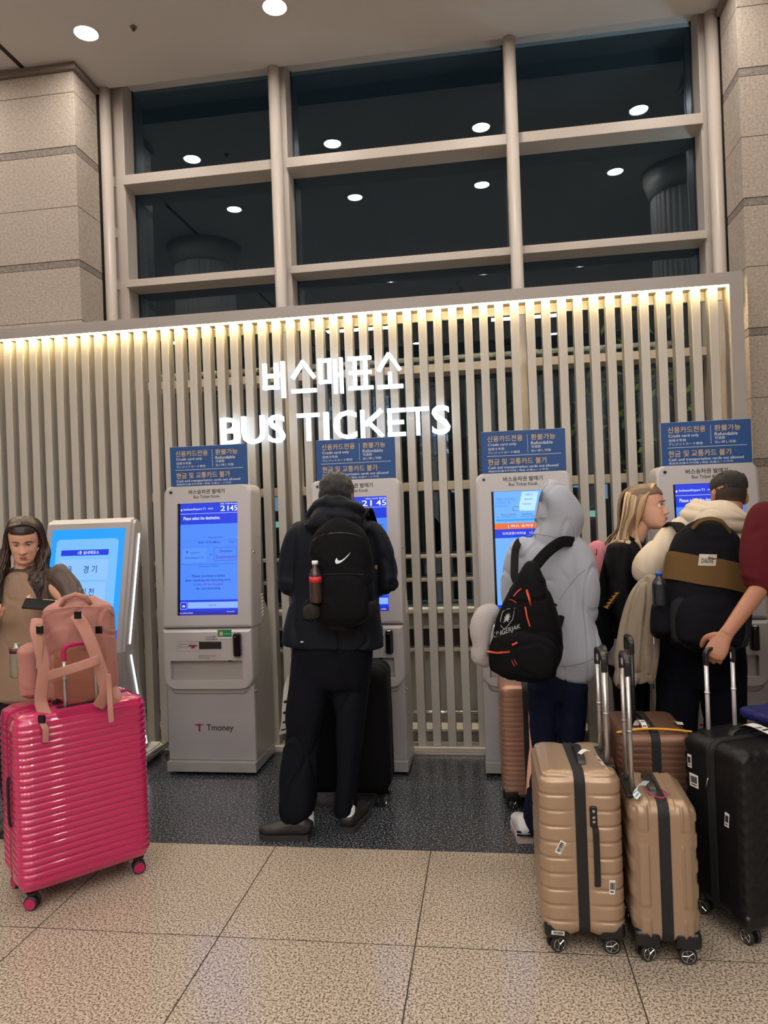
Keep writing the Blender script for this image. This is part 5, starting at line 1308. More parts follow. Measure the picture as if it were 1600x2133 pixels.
# crest: shield outline with a leaf
cres = bmesh.new()
def crest_pt(u, v): return W(1056+u*13+v*5, 1288-v*20-u*2, 2.9)
shd = [(-1, .8), (-.3, 1), (.9, 1), (1, -.2), (.5, -.8), (0, -1.1), (-.6, -.8), (-1, -.1)]
add_tube(cres, [crest_pt(u, v) for u, v in shd]+[crest_pt(-1, .8)], .0012, 6)
for k in range(9):
    a = R_(90+(k-4)*32); c0 = crest_pt(0, -.1); c1 = crest_pt(math.cos(a)*.55, math.sin(a)*.62-.05); add_tube(cres, [c0, c0.lerp(c1, .5), c1], [.0022, .003, .0004], 6)
drape(link('crest', me_of(cres), CR, None), [sh2, pf], BP2, .0012)
def strap(name, pts, w_, m, root, th=.004, side=(1, 0, 0)):
    P_ = [W(x, y, Y) for x, y, Y in pts]
    bm = bmesh.new(); N = len(P_); S_ = []
    for i, p in enumerate(P_):
        t = (P_[min(i+1, N-1)]-P_[max(i-1, 0)]).normalized(); vd = (p-V(0, 0, CAMZ)).normalized(); sd = t.cross(vd).normalized(); S_.append((p, w_, th, sd))
    loft(bm, spline(S_, 5), 12, (1, 0, 0), 4)
    bmesh.ops.recalc_face_normals(bm, faces=bm.faces)
    o = link(name, me_of(bm, smooth=True), m, None); bpy.context.view_layer.update(); o.parent = root; o.matrix_parent_inverse = root.matrix_world.inverted(); return o
bpy.context.view_layer.update()
strap('shoulder_strap', [(1206, 1134, 3.70), (1200, 1130, 3.62), (1188, 1128, 3.55), (1168, 1130, 3.48), (1140, 1150, 3.42), (1115, 1178, 3.36), (1096, 1200, 3.32), (1085, 1225, 3.32)], .026, b2, BP2, .006)
strap('shoulder_strap', [(1090, 1130, 3.70), (1082, 1128, 3.62), (1076, 1138, 3.54), (1073, 1152, 3.50), (1072, 1175, 3.44), (1072, 1200, 3.38), (1078, 1215, 3.35)], .018, b2, BP2, .006)
strap('loose_strap', [(1108, 1215, 3.38), (1130, 1240, 3.44), (1160, 1261, 3.48)], .0035, b2, BP2, .003)
strap('waist_strap', [(1170, 1284, 3.48), (1162, 1315, 3.44), (1150, 1350, 3.36), (1138, 1375, 3.34)], .014, b2, BP2, .004)
# neck pillow on the strap
bm = bmesh.new()
limb(bm, [W(1034, 1272, 3.34), W(1012, 1282, 3.32), W(1001, 1312, 3.31), W(1003, 1345, 3.31), W(999, 1366, 3.32), W(1018, 1376, 3.34)], [.034, .050, .050, .040, .042, .036], 20)
np_ = fuse('neck_pillow', bm, cloth('pale grey pillow', (168, 162, 160), ('noise', 300, .2)), None, .008, 4, .002, 6, seed=2)
tag(np_, 'pale grey bean shaped neck pillow hanging behind the black backpack with orange zips', 'pillow')
# ---------------------------------------------------------------- blonde woman in profile
BW = empty('person', (.74, 4.03, 0), 0, 'long haired blonde woman in a black jacket, face in profile turned to the right', 'person')
Yw = 4.02; rzw = R_(66); fx = V(math.sin(rzw), -math.cos(rzw), 0); sx3 = V(math.cos(rzw), math.sin(rzw), 0)
wc = W(1306, 1150, Yw)
sh0 = V(wc.x, Yw, W(1306, 1135, Yw).z)
J = dict(shL=sh0+sx3*.165, shR=sh0-sx3*.165, elL=sh0+sx3*.20+fx*.03-V(0, 0, .29), elR=sh0-sx3*.19+fx*.0-V(0, 0, .30), wrL=sh0+sx3*.16+fx*.12-V(0, 0, .50), wrR=sh0-sx3*.17+fx*.09-V(0, 0, .53),
         chest=sh0-V(0, 0, .15), pelvis=sh0-V(0, 0, .50), hpL=sh0+sx3*.09-V(0, 0, .58), hpR=sh0-sx3*.09-V(0, 0, .58), knL=sh0+sx3*.09-V(0, 0, .95), knR=sh0-sx3*.09-V(0, 0, .95))
J['anL'] = V(J['knL'].x, J['knL'].y, .09); J['anR'] = V(J['knR'].x, J['knR'].y, .09)
hl = W(1345, 1056, Yw-.02)
bo, MM = body(BW, J, hl, Euler((R_(-3), 0, rzw)), SKIN, 1.03, True, .0045, hands=[(J['wrR'], V(0, 0, -1), fx, dict(L=.165, thumb_side=-1)), (J['wrL'], V(0, 0, -1), fx, dict(L=.165, thumb_side=1))])
face_parts(BW, MM, (70, 60, 48), (92, 68, 50), (178, 104, 100))
H1, H2, H3 = mat('dark blonde hair', (116, 92, 70), .45), mat('golden blonde hair', (176, 146, 108), .42), mat('light blonde streak', (206, 180, 142), .42)
rd = random.Random(11); locks = []
for i in range(230):
    a = rd.random(); side = -1 if rd.random() < .62 else 1
    if rd.random() < .25: side = 0
    y0 = -.055+a*.13; k = rd.uniform(-.01, .01)
    if side:
        p0 = V(side*.004, y0*.9-.01, .108-max(0, y0)**2*6+.009-abs(y0+.03)*.12); p1 = V(side*.052, y0*.9+.004, .092-abs(y0)*.1); p2 = V(side*(.083+k*.3), y0*.75+.022, .04)
        p3 = V(side*(.088+k), y0*.7+.040, -.03); p4 = V(side*(.094+k), .055+a*.06, -.11); e = rd.uniform(.26, .42)
        sp_ = rd.uniform(0, 1)*a
        p5 = V(side*(.105+k*2), .06+a*.07+sp_*.06, -.11-e*.5); p6 = V(side*(.10+k*3), .06+a*.09+sp_*.15, -.11-e)
        if a < .25 and side < 0: p4 = V(-.088, .035, -.11); p5 = V(-.10, .02+a*.1, -.20); p6 = V(-.105, .03+a*.1, -.30)
    else:
        u = rd.uniform(-1, 1)
        p0 = V(u*.02, .05, .112); p1 = V(u*.05, .085, .09); p2 = V(u*.07, .108, .045); p3 = V(u*.078, .118, -.02); p4 = V(u*.085, .13, -.10); sp_ = rd.random()
        p5 = V(u*.10, .145+sp_*.06, -.17); p6 = V(u*.11, .16+sp_*.16, -.26-rd.uniform(.0, .16))
    locks.append([MM @ p for p in (p0, p1, p2, p3, p4, p5, p6)])
hr_b = strand_hair('hair', BW, locks, H1, .0062, 6, [H1, H2, H1, H2, H3])
cap_hair('hair_roots', BW, MM, H1, .006, -.09, .056, .002, 4)
BJ = cloth('black jacket', (20, 20, 23), ('noise', 200, .2), .7)
bm = bmesh.new()
def up(z): return sh0-V(0, 0, z)
loft(bm, spline([(up(-.035), .07, .06), (up(-.01), .13, .085), (up(.04), .185, .11), (up(.14), .19, .125), (up(.28), .185, .13), (up(.40), .19, .135), (up(.47), .19, .135)], 4), 32, sx3, 2.5)
for s, sg_ in (('L', 1), ('R', -1)):
    limb(bm, [J['sh'+s], J['sh'+s].lerp(J['el'+s], .5), J['el'+s]], [.062, .062, .056], 16); limb(bm, [J['el'+s], J['el'+s].lerp(J['wr'+s], .5), J['wr'+s]], [.056, .050, .042], 16)
jb = fuse('jacket', bm, BJ, BW, .009, 3, .006, 6, (1, 1, .5), 21, .001); push_out(hr_b, jb)
bm = bmesh.new(); loft(bm, spline([(up(.42), .165, .115), (up(.52), .18, .125), (up(.62), .175, .12)], 4), 28, sx3, 2.5)
fuse('shirt', bm, cloth('pale grey shirt', (186, 182, 182)), BW, .009, 2, .006, 7, seed=4)
bm = bmesh.new(); loft(bm, spline([(up(.55), .15, .11), (up(.64), .16, .12), (up(.70), .14, .11)], 3), 24, sx3)
for s in 'LR': limb(bm, [J['hp'+s], J['kn'+s], J['an'+s]+V(0, 0, .0)], [.085, .068, .055], 18)
fuse('trousers', bm, cloth('black jeans', (10, 10, 13)), BW, .009, 3, .006, 5, (1, 1, .5), 6)
for s in 'LR': shoe(BW, (J['an'+s].x-.08, J['an'+s].y+.03, 0), (fx.x, fx.y), .25, SH, SOL, wd=.042)
pparent(BW)
BP3 = empty('backpack', W(1260, 1345, 3.93), R_(58), 'plain black backpack with a gold charm worn by the blonde woman', 'backpack')
b3 = cloth('black bag nylon', (12, 12, 15), ('noise', 280, .2), .7)
s3 = pack_shell('bag_body', BP3, .27, .13, .44, b3, seed=22, fold=.005)
ribbon('shoulder_strap', [(V(-.08, .02, .42), V(1, 0, 0)), (V(-.085, .07, .46), V(1, 0, 0)), (V(-.09, .14, .44), V(1, 0, 0))], .022, .006, b3, BP3)
ribbon('bottom_strap', [(V(.08, -.02, .04), V(1, 0, 0)), (V(.10, .0, -.06), V(1, 0, 0)), (V(.11, .05, -.12), V(1, 0, 0))], .012, .004, b3, BP3)
bpy.context.view_layer.update()
GD = mat('brass charm', (150, 112, 46), .35, metal=.6)
bm = bmesh.new()
for q in range(9):
    x, y = 1264+q*2.6, 1266-q*3.6; add_tube(bm, [W(x-5, y-2+q % 2*3, 3.76), W(x, y, 3.74), W(x+5, y+2-q % 3*2, 3.76)], .006, 8)
gch = link('gold_charm', me_of(bm, smooth=True), GD, None); gch.parent = BP3; gch.matrix_parent_inverse = BP3.matrix_world.inverted()
bm = bmesh.new(); limb(bm, [W(1251, 1134, 3.80), W(1240, 1150, 3.79), W(1232, 1180, 3.79), W(1236, 1210, 3.80)], [.034, .050, .052, .030], 20)
pp = fuse('travel_pillow', bm, cloth('pink pillow fleece', (206, 128, 142), ('noise', 300, .2)), None, .008, 3, .002, 6, seed=8)
tag(pp, 'pink travel pillow hanging on the shoulder of the blonde woman', 'pillow')
tube('zip', [W(1243, 1143, 3.74), W(1243, 1150, 3.735), W(1242, 1157, 3.735)], .002, MT['black'], pp, 6)

# ---------------------------------------------------------------- man in the cream hoodie
CM = empty('person', (1.10, 3.80, 0), 0, 'man in a cream hoodie and black trousers with short faded hair, seen from behind', 'person')
Yc = 3.80
J = dict(shL=W(1430, 1100, Yc-.02), shR=W(1556, 1100, Yc-.05), elL=W(1352, 1188, Yc-.05), elR=W(1590, 1200, Yc), wrL=W(1385, 1215, Yc+.2), wrR=W(1560, 1215, Yc+.24), chest=W(1488, 1170, Yc), pelvis=W(1465, 1350, Yc),
         hpL=W(1425, 1380, Yc), hpR=W(1500, 1380, Yc), knL=W(1415, 1530, Yc), knR=W(1505, 1530, Yc), anL=W(1410, 1665, Yc), anR=W(1515, 1665, Yc))
bo, MM = body(CM, J, W(1517, 1034, 3.84), Euler((R_(14), R_(-6), R_(185))), SKIN2, 1.03, hands=[(J['wrL'], V(.2, .9, 0), V(.3, 0, -1), {}), (J['wrR'], V(-.2, .9, 0), V(-.3, 0, -1), dict(thumb_side=-1))])
cap_hair('hair', CM, MM, mat('dark brown short hair', (30, 23, 20), .55, bump=('noise', 260, .9)), .002, .012, .045, .003, 9, top_extra=.006)
cap_hair('hair_fade', CM, MM, mat('faded shaved hair', (52, 40, 33), .7), .0008, -.048, .040, .0004, 5)
CRM = cloth('cream sweatshirt fleece', (206, 190, 168), ('noise', 300, .2))
bm = bmesh.new()
loft(bm, spline(secs_px([(1330, 1400, 1545, .13), (1260, 1400, 1555, .13), (1180, 1405, 1575, .13), (1120, 1412, 1585, .13), (1092, 1430, 1570, .11), (1078, 1450, 1550, .09)], Yc, .13), 4), 32, ex=2.5)
limb(bm, [W(1448, 1094, Yc), W(1424, 1108, Yc-.01), W(1390, 1142, Yc-.04), W(1355, 1178, Yc-.06), W(1352, 1196, Yc-.04)], [.06, .082, .084, .084, .080], 20)
limb(bm, [W(1350, 1182, Yc-.06), W(1362, 1200, Yc+.0), W(1380, 1210, Yc+.10), J['wrL']], [.072, .074, .058, .046], 18)
limb(bm, [W(1556, 1098, Yc-.05), W(1590, 1130, Yc-.04), W(1602, 1200, Yc), J['wrR']], [.07, .078, .070, .046], 18)
fuse('hoodie', bm, CRM, CM, .008, 3, .008, 6, (1, .8, .6), 31, .001)
bm = bmesh.new()
cl = W(1498, 1072, 3.74)
for q, (dz, rx, ry, rr) in enumerate(((.025, .088, .085, .030), (.0, .118, .11, .034), (-.030, .145, .13, .032))):
    pts = []
    for k in range(21):
        a = R_(-30+240*k/20); pts.append(cl+V(math.cos(a)*rx, -math.sin(a)*ry+.05, dz-.035*math.cos(a)-.012*math.sin(a)))
    limb(bm, pts, [rr*(.7+.3*math.sin(math.pi*k/20)) for k in range(21)], 12, (0, 0, 1), m=2)
loft(bm, spline([(cl+V(0, .03, .03), .085, .085), (cl+V(0, .01, -.02), .125, .115), (cl+V(-.0, .0, -.05), .15, .12)], 4), 26, ex=2.3)
fuse('hood', bm, CRM, CM, .007, 3, .004, 8, (1, 1, 1), 33, .001)
bm = bmesh.new()
loft(bm, spline(secs_px([(1318, 1385, 1548, .13), (1370, 1368, 1552, .14), (1425, 1366, 1552, .12)], Yc-.02, .13), 3), 26, ex=2.5)
loft(bm, spline(secs_px([(1400, 1368, 1462, .12), (1480, 1366, 1453, .11), (1560, 1368, 1450, .10), (1650, 1375, 1445, .085)], Yc-.02, .1), 4), 22, ex=2.3)
loft(bm, spline(secs_px([(1400, 1455, 1552, .12), (1480, 1465, 1552, .11), (1560, 1470, 1550, .10), (1650, 1480, 1550, .085)], Yc-.02, .1), 4), 22, ex=2.3)
fuse('trousers', bm, TR, CM, .009, 3, .008, 4.5, (1, 1, .4), 41)
shoe(CM, (J['anL'].x, Yc-.07, 0), (-.1, 1), .27, SH, SOL); shoe(CM, (J['anR'].x, Yc-.07, 0), (.1, 1), .27, SH, SOL)
pparent(CM)
# his backpack
BP4 = empty('backpack', W(1470, 1352, 3.43), 0, 'black and ochre backpack with a white patch worn by the man in the cream hoodie', 'backpack')
BP4.rotation_euler = (R_(-12), R_(5), R_(-4))
b4 = cloth('black backpack canvas', (12, 12, 18), ('noise', 260, .25), .75); OC = cloth('ochre canvas', (92, 66, 28), ('noise', 260, .25), .8); CH = cloth('charcoal canvas', (36, 35, 38), ('noise', 260, .25), .8)
pr4 = [(.0, .32, .36), (.05, .42, .46), (.22, .50, .50), (.48, .50, .48), (.70, .46, .42), (.87, .38, .34), (.96, .25, .24), (1, .14, .14)]
s4 = pack_shell('bag_body', BP4, .37, .25, .585, b4, pr4, 51)
def band_part(name, z0, z1, k, m, slant=0):
    def pv_(t):
        for a, b in zip(pr4, pr4[1:]):
            if a[0] <= t <= b[0]: q = (t-a[0])/(b[0]-a[0]); return a[1]+(b[1]-a[1])*q, a[2]+(b[2]-a[2])*q
        return .3, .3
    bm = bmesh.new(); rows = []
    for i in range(9):
        row = []
        for j in range(33):
            a = math.pi+math.pi*j/32; ex = 2.8; ca, sa = math.cos(a), math.sin(a)
            z = z0+(z1-z0)*i/8-slant*ca; t = max(.01, min(.99, z/.585)); A, B = pv_(t)
            row.append(bm.verts.new((abs(ca)**(2/ex)*math.copysign(1, ca)*A*.37*k, abs(sa)**(2/ex)*math.copysign(1, sa)*B*.25*k, z)))
        rows.append(row)
    for a, b in zip(rows, rows[1:]):
        for j in range(32): bm.faces.new((a[j], a[j+1], b[j+1], b[j]))
    return link(name, me_of(bm, smooth=True), m, BP4)
bd = band_part('ochre_panel', .27, .40, 1.055, OC, .03)
pf4 = pack_shell('front_pocket', BP4, .30, .12, .235, b4, [(.0, .36, .36), (.05, .45, .46), (.4, .50, .50), (.7, .46, .47), (.9, .33, .36), (1, .16, .2)], 52); pf4.location = (-.005, -.085, .015)
cf4 = pack_shell('pocket_rim', BP4, .345, .12, .275, CH, [(.0, .36, .36), (.05, .45, .46), (.4, .50, .50), (.7, .46, .47), (.9, .33, .36), (1, .16, .2)], 53); cf4.location = (-.0, -.068, .012)
ribbon('haul_loop', [(V(-.075, -.075, .535), V(0, .3, 1)), (V(-.045, -.10, .568), V(0, .3, 1)), (V(0, -.105, .578), V(0, .3, 1)), (V(.045, -.10, .565), V(0, .3, 1)), (V(.085, -.075, .525), V(0, .3, 1))], .010, .004, OC, BP4)
for s in (-1, 1): ribbon('shoulder_strap', [(V(s*.09, .08, .55), V(1, 0, 0)), (V(s*.11, .15, .60), V(1, 0, 0)), (V(s*.13, .25, .585), V(1, 0, 0)), (V(s*.15, .38, .50), V(1, 0, 0))], .030, .007, b4, BP4)
sp4 = pack_shell('side_pocket', BP4, .09, .14, .17, b4, seed=55); sp4.location = (-.195, -.02, .045)
bpy.context.view_layer.update()
pt = bmesh.new(); g_q = [(1454, 1178), (1491, 1179), (1494, 1158), (1457, 1154)]
N_ = 8; rows = [[pt.verts.new(W(g_q[0][0]+(g_q[1][0]-g_q[0][0])*i/N_+(g_q[3][0]-g_q[0][0])*j/4, g_q[0][1]+(g_q[1][1]-g_q[0][1])*i/N_+(g_q[3][1]-g_q[0][1])*j/4, 3.0)) for i in range(N_+1)] for j in range(5)]
for a, b in zip(rows, rows[1:]):
    for i in range(N_): pt.faces.new((a[i], a[i+1], b[i+1], b[i]))
drape(link('patch', me_of(pt), mat('off white patch', (180, 172, 158), .7), None), [s4, bd], BP4, .002)
ptext('DAKINE', [(1461, 1173), (1486, 1173), (1487, 1165), (1462, 1163)], MT['blk'], [s4, bd, [o for o in BP4.children if o.name.startswith('patch')][0]], BP4, 'patch_lettering', .02)
for o in BP4.children:
    if o.name.startswith('patch_lettering'):
        pass
bottle('water_bottle', W(1375, 1262, 3.36), .031, .15, mat('dark water bottle', (30, 32, 40), .15, spec=.6), mat('blue bottle cap', (44, 92, 190), .4), None, 'water bottle with a blue cap in the side pocket of the black and ochre backpack')
# sweater hanging over his arm
bm = bmesh.new()
for pts, r_ in (([(1366, 1212), (1340, 1240), (1322, 1290), (1308, 1350), (1298, 1395)], [(.05, .04), (.062, .045), (.065, .045), (.060, .042), (.048, .036)]), ([(1372, 1215), (1356, 1260), (1346, 1320), (1342, 1370), (1342, 1398)], [(.04, .04), (.058, .045), (.062, .045), (.055, .04), (.04, .035)]),
                ([(1298, 1390), (1290, 1412), (1291, 1428)], [(.035, .03), (.034, .03), (.025, .025)]), ([(1296, 1420), (1318, 1418), (1345, 1408)], [(.025, .02), (.03, .025), (.03, .025)]), ([(1366, 1300), (1364, 1360), (1358, 1410), (1356, 1424)], [(.022, .03), (.022, .03), (.02, .028), (.012, .02)])):
    limb(bm, [W(x, y, 3.60) for x, y in pts], r_, 16)
swt = fuse('draped_sweater', bm, cloth('beige grey fleece', (150, 136, 118), ('noise', 240, .25)), None, .007, 3, .022, 9, (1, 1, .25), 61, .003)
tag(swt, 'beige zip sweater hanging over the arm of the man in the cream hoodie', 'sweater')
tube('zipper', [W(1362, 1305, 3.53), W(1363, 1360, 3.53), W(1360, 1418, 3.53), W(1362, 1434, 3.54)], .003, MT['chrome'], swt, 8)

# ---------------------------------------------------------------- man in maroon at the right edge
MM_ = empty('person', (1.40, 3.27, 0), 0, 'man in a maroon shirt at the right edge, hand on the black suitcase handle', 'person')
Ym = 3.26
J = dict(shL=W(1600, 1068, Ym-.04), shR=V(1.60, Ym+.08, 1.50), elL=W(1590, 1215, Ym-.10), elR=V(1.68, Ym-.05, 1.2), wrL=W(1512, 1322, 3.03), wrR=V(1.56, Ym-.25, 1.08), chest=V(1.41, Ym, 1.36), pelvis=V(1.40, Ym+.02, .98),
         hpL=V(1.32, Ym+.02, .92), hpR=V(1.48, Ym+.02, .92), knL=V(1.33, Ym+.03, .50), knR=V(1.48, Ym+.03, .50), anL=V(1.34, Ym+.06, .09), anR=V(1.48, Ym+.06, .09))
hf = (W(1492, 1356, 3.02)-J['wrL'])
bo, M5 = body(MM_, J, V(1.335, Ym+.02, 1.68), Euler((R_(5), 0, R_(235))), SKIN2, 1.03, voxel=.0045, hands=[(J['wrL'], V(-.42, -.12, -.62), V(.15, .9, -.5), dict(L=.180, curl=.85, thumb_side=-1, spread=.05)), (J['wrR'], V(-.2, -.6, -.5), V(0, 0, -1), dict(thumb_side=1))])
cap_hair('hair', MM_, M5, hair_b, .022, -.07, .045, .012, 6)
MA = cloth('maroon cotton', (84, 26, 32), ('noise', 300, .2))
bm = bmesh.new()
tc_ = V(1.405, Ym, 0)
loft(bm, spline([(tc_+V(0, 0, .98), .19, .135), (tc_+V(0, 0, 1.10), .195, .14), (tc_+V(0, 0, 1.28), .205, .145), (tc_+V(0, 0, 1.42), .20, .13), (tc_+V(0, 0, 1.50), .14, .10), (tc_+V(-.01, 0, 1.55), .075, .07)], 4), 30, (1, .15, 0), 2.5)
limb(bm, [W(1602, 1058, Ym-.03), W(1594, 1078, Ym-.04), W(1584, 1130, Ym-.06), W(1580, 1175, Ym-.08), W(1583, 1208, Ym-.09), W(1577, 1226, Ym-.09)], [.05, .072, .078, .074, .066, .058], 20)
limb(bm, [W(1578, 1196, Ym-.09), W(1576, 1206, Ym-.09)], [.066, .066], 18)
limb(bm, [J['shR'], J['elR'], J['elR'].lerp(J['wrR'], .4)], [.075, .066, .055], 18)
fuse('shirt', bm, MA, MM_, .008, 3, .010, 6, (1, 1, .7), 71, .001)
bm = bmesh.new(); loft(bm, spline([(tc_+V(0, 0, .955), .195, .14), (tc_+V(0, 0, 1.0), .19, .135)], 3), 28, (1, .15, 0), 2.5); fuse('undershirt', bm, cloth('cream undershirt', (214, 204, 190)), MM_, .009, 1)
bm = bmesh.new(); loft(bm, spline([(tc_+V(0, 0, .80), .17, .125), (tc_+V(0, 0, .92), .175, .13), (tc_+V(0, 0, .98), .17, .12)], 3), 24, (1, .15, 0))
for s in 'LR': limb(bm, [J['hp'+s], J['kn'+s], J['an'+s]], [.098, .08, .065], 18)
fuse('trousers', bm, TR, MM_, .009, 3, .008, 5, (1, 1, .5), 74)
for s in 'LR': shoe(MM_, (J['an'+s].x, J['an'+s].y-.08, 0), (-.3, 1), .28, SH, SOL)
pparent(MM_)

# ---------------------------------------------------------------- woman behind the pink suitcase
LW = empty('person', (-2.30, 3.56, 0), 0, 'woman in a brown jacket with dark wavy hair behind the pink suitcase', 'person')
Yl = 3.56; c0 = W(52, 1200, Yl)
sh0 = V(c0.x, Yl, W(52, 1192, Yl).z)
J = dict(shL=sh0+V(.17, 0, 0), shR=sh0-V(.17, 0, 0), elL=W(150, 1262, Yl-.02), elR=sh0+V(-.20, -.02, -.28), wrL=W(100, 1272, Yl-.20), wrR=sh0+V(-.06, -.22, -.22), chest=sh0-V(0, 0, .15), pelvis=sh0-V(0, 0, .48),
         hpL=sh0+V(.09, 0, -.55), hpR=sh0-V(.09, 0, .55), knL=sh0+V(.09, 0, -.93), knR=sh0+V(-.09, 0, -.93)); J['anL'] = V(J['knL'].x, Yl, .09); J['anR'] = V(J['knR'].x, Yl, .09)
hl = W(50, 1124, Yl-.03)
bo, MM = body(LW, J, hl, Euler((R_(22), 0, R_(28))), SKIN, .97, True, .0055, hands=[(J['wrL'], V(-.75, -.3, .25), V(-.2, .2, 1), dict(L=.165, curl=.7, thumb_side=1)), (J['wrR'], V(.6, -.5, .3), V(-.2, .4, 1), dict(L=.165, curl=.6, thumb_side=-1))])
face_parts(LW, MM, (50, 38, 30), (48, 36, 30), (168, 92, 88))
D1, D2 = mat('dark wavy hair', (44, 30, 27), .45), mat('brown wavy hair', (66, 45, 38), .45)
locks = []; rd = random.Random(21)
for i in range(190):
    side = rd.choice((-1, 1)); a = rd.random(); y0 = -.05+a*.13; ph = rd.uniform(0, 6.28); e = rd.uniform(.20, .33); k = rd.uniform(-.012, .012)
    base = [V(side*.004, y0-.01, .118-abs(y0+.02)*.15), V(side*.056, y0, .092), V(side*.086, y0*.8+.015, .035), V(side*(.092+k), y0*.7+.02, -.05)]
    for t in (.2, .4, .6, .8, 1):
        z = -.05-t*e; fr = -.05*t*(1-a)*1.2
        base.append(V(side*(.10+k+.018*math.sin(ph+t*9)), y0*.6+.02+fr+.018*math.cos(ph+t*9)-.03*t, z))
    wp = []
    for j, p in enumerate(base):
        q = MM @ p
        if j > 3: q0 = MM @ base[3]; q = V(q0.x+(base[j].x-base[3].x)*1.0+.0, q0.y-.02*(j-3)*(1-a)-.01, q0.z+(base[j].z-base[3].z))
        wp.append(q)
    locks.append(wp)
hr_l = strand_hair('hair', LW, locks, D1, .0075, 6, [D1, D2, D1])
cap_hair('hair_roots', LW, MM, D1, .008, -.09, .056, .002, 7)
BRJ = cloth('dark olive brown leather', (84, 70, 62), ('noise', 120, .12), .42)
bm = bmesh.new()
loft(bm, spline([(sh0+V(0, .02, .03), .07, .065), (sh0+V(0, .02, 0), .14, .085), (sh0+V(0, .02, -.06), .19, .105), (sh0+V(0, .025, -.2), .19, .11), (sh0+V(0, .03, -.40), .195, .115)], 4), 32, ex=2.5)
limb(bm, [J['shL'], W(145, 1225, Yl), W(153, 1250, Yl-.02), W(146, 1268, Yl-.03)], [.06, .060, .058, .054], 18); limb(bm, [W(150, 1262, Yl-.02), W(128, 1268, Yl-.12), W(110, 1270, Yl-.18)], [.056, .048, .042], 18)
limb(bm, [J['shR'], J['elR'], J['elR'].lerp(J['wrR'], .8)], [.06, .055, .042], 18)
jl = fuse('jacket', bm, BRJ, LW, .008, 3, .006, 7, (1, 1, .7), 81, .001)
bm = bmesh.new(); loft(bm, spline([(sh0+V(0, -.045, -.02), .075, .05), (sh0+V(0, -.055, -.12), .12, .065), (sh0+V(0, -.05, -.30), .135, .08), (sh0+V(0, -.04, -.52), .15, .09), (sh0+V(0, -.04, -.66), .15, .09)], 4), 28, ex=2.4)
fuse('blouse', bm, cloth('tan blouse', (150, 124, 104), ('noise', 200, .2)), LW, .008, 3, .005, 7, (1, 1, .4), 84); push_out(hr_l, jl)
bm = bmesh.new()
for s in 'LR': limb(bm, [J['hp'+s]+V(0, 0, .08), J['kn'+s], J['an'+s]], [.11, .085, .07], 18)
fuse('trousers', bm, cloth('dark grey jeans', (34, 34, 42)), LW, .009, 3, .006, 5, (1, 1, .5), 86)
for s in 'LR': shoe(LW, (J['an'+s].x, Yl+.08, 0), (0, -1), .24, SH, SOL, wd=.042)
pparent(LW)
ph_ = box('mobile_phone', (0, 0, 0), (.145, .072, .009), MT['blacks'], None, .003); ph_.location = W(82, 1259, Yl-.26); ph_.rotation_euler = (R_(35), R_(8), R_(20)); tag(ph_, 'dark mobile phone in the hand of the woman in the brown jacket', 'phone')

# ---------------------------------------------------------------- salmon backpack on the pink suitcase
SB = empty('backpack', W(136, 1495, 3.02), R_(24), 'salmon pink backpack sitting on the hot pink suitcase, straps facing out', 'backpack')
SB.location.z = .822; SB.location.x, SB.location.y = -1.865, 3.075
sa = cloth('salmon nylon', (172, 118, 108), ('noise', 200, .2), .6); sb_ = cloth('salmon strap webbing', (176, 124, 110), ('noise', 400, .3), .7); sc_ = mat('salmon mesh padding', (184, 120, 98), .8, bump=('weave', 90, .6))
s5 = pack_shell('bag_body', SB, .33, .18, .43, sa, [(.0, .42, .40), (.05, .48, .47), (.3, .50, .50), (.6, .485, .50), (.85, .47, .47), (.95, .42, .42), (1, .30, .32)], 91, .006)
mp = pack_shell('back_panel', SB, .22, .05, .22, sc_, [(0, .42, .4), (.1, .5, .5), (.8, .5, .5), (1, .44, .4)], 92, .002); mp.location = (.01, -.072, .01)
fp = pack_shell('front_flap', SB, .30, .10, .26, sa, seed=93, fold=.005); fp.location = (0, .085, .16)
sp5 = pack_shell('side_pocket', SB, .10, .15, .20, sa, [(0, .36, .36), (.1, .46, .46), (.9, .5, .5), (1, .5, .5)], 94, .004); sp5.location = (-.205, .0, .03)
tube('top_handle', [V(-.06, -.06, .42), V(-.045, -.065, .455), (0, -.065, .468), V(.045, -.065, .455), V(.06, -.06, .42)], .011, sb_, SB, 12)
bpy.context.view_layer.update()
strap('shoulder_strap', [(78, 1292, 2.93), (76, 1315, 2.885), (84, 1350, 2.865), (92, 1390, 2.86), (88, 1430, 2.86), (86, 1465, 2.86), (98, 1496, 2.84)], .026, sb_, SB, .010)
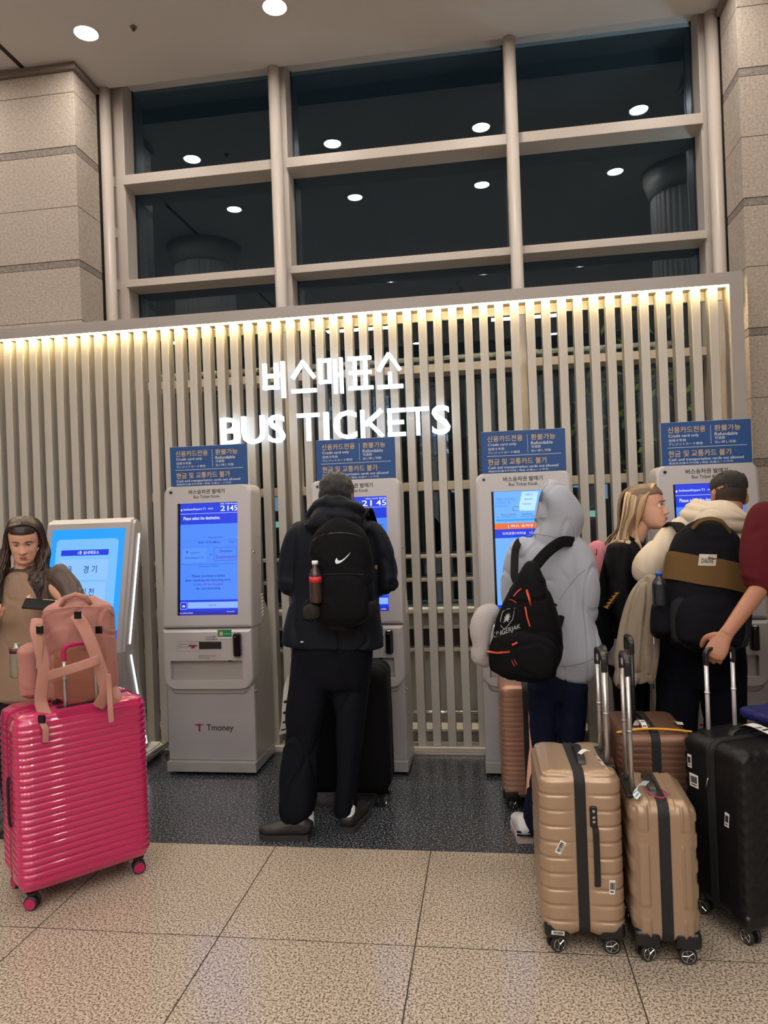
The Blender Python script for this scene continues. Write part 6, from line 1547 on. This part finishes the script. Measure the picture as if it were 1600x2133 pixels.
strap('shoulder_strap', [(158, 1283, 2.95), (172, 1302, 2.93), (188, 1335, 2.92), (202, 1372, 2.92), (214, 1410, 2.92), (219, 1445, 2.93), (206, 1470, 2.95)], .026, sb_, SB, .010)
strap('strap_end', [(80, 1300, 2.86), (84, 1330, 2.85), (82, 1370, 2.845), (82, 1392, 2.845)], .012, sb_, SB, .003)
strap('strap_end', [(92, 1494, 2.84), (90, 1508, 2.80), (95, 1520, 2.795), (95, 1545, 2.795)], .012, sb_, SB, .003)
strap('strap_end', [(60, 1490, 2.86), (42, 1498, 2.81), (30, 1506, 2.775), (25, 1522, 2.77)], .011, sb_, SB, .003)
strap('strap_end', [(226, 1405, 2.92), (228, 1440, 2.91), (230, 1475, 2.89), (232, 1503, 2.885)], .011, sb_, SB, .003)
strap('strap_end', [(236, 1435, 2.95), (245, 1452, 2.94), (230, 1462, 2.93)], .018, sb_, SB, .004)
strap('trolley_band', [(96, 1410, 2.875), (130, 1399, 2.82), (160, 1390, 2.82), (198, 1377, 2.86), (206, 1374, 2.90)], .020, sb_, SB, .003)
for (x, y, Y_) in ((83, 1312, 2.845), (162, 1281, 2.90), (206, 1312, 2.98), (87, 1498, 2.80)):
    bk_ = box('buckle', W(x, y, Y_), (.030, .012, .034), MT['blacks'], None, .004); bpy.context.view_layer.update(); bk_.parent = SB; bk_.matrix_parent_inverse = SB.matrix_world.inverted()
tube('top_zip', [V(-.155, -.05, .36), V(-.13, -.085, .405), V(0, -.09, .418), V(.13, -.085, .405), V(.155, -.05, .36)], .003, sb_, SB, 8)
bt2 = bottle('glass_bottle', W(37, 1410, 2.97), .031, .165, mat('clear smoky bottle', (150, 146, 128), .08, metal=.5), mat('dark maroon lid', (74, 24, 34), .4), None, 'clear bottle with a maroon lid in the side pocket of the salmon backpack', (0, 0, 0))
for o in bt2.children:
    if o.name.startswith('cap'): o.scale = (2.0, 2.0, 1.6); o.location.z = -.135
# ---------------------------------------------------------------- tidy up
for o in COL.objects:
    if 'placed' in o: del o['placed']
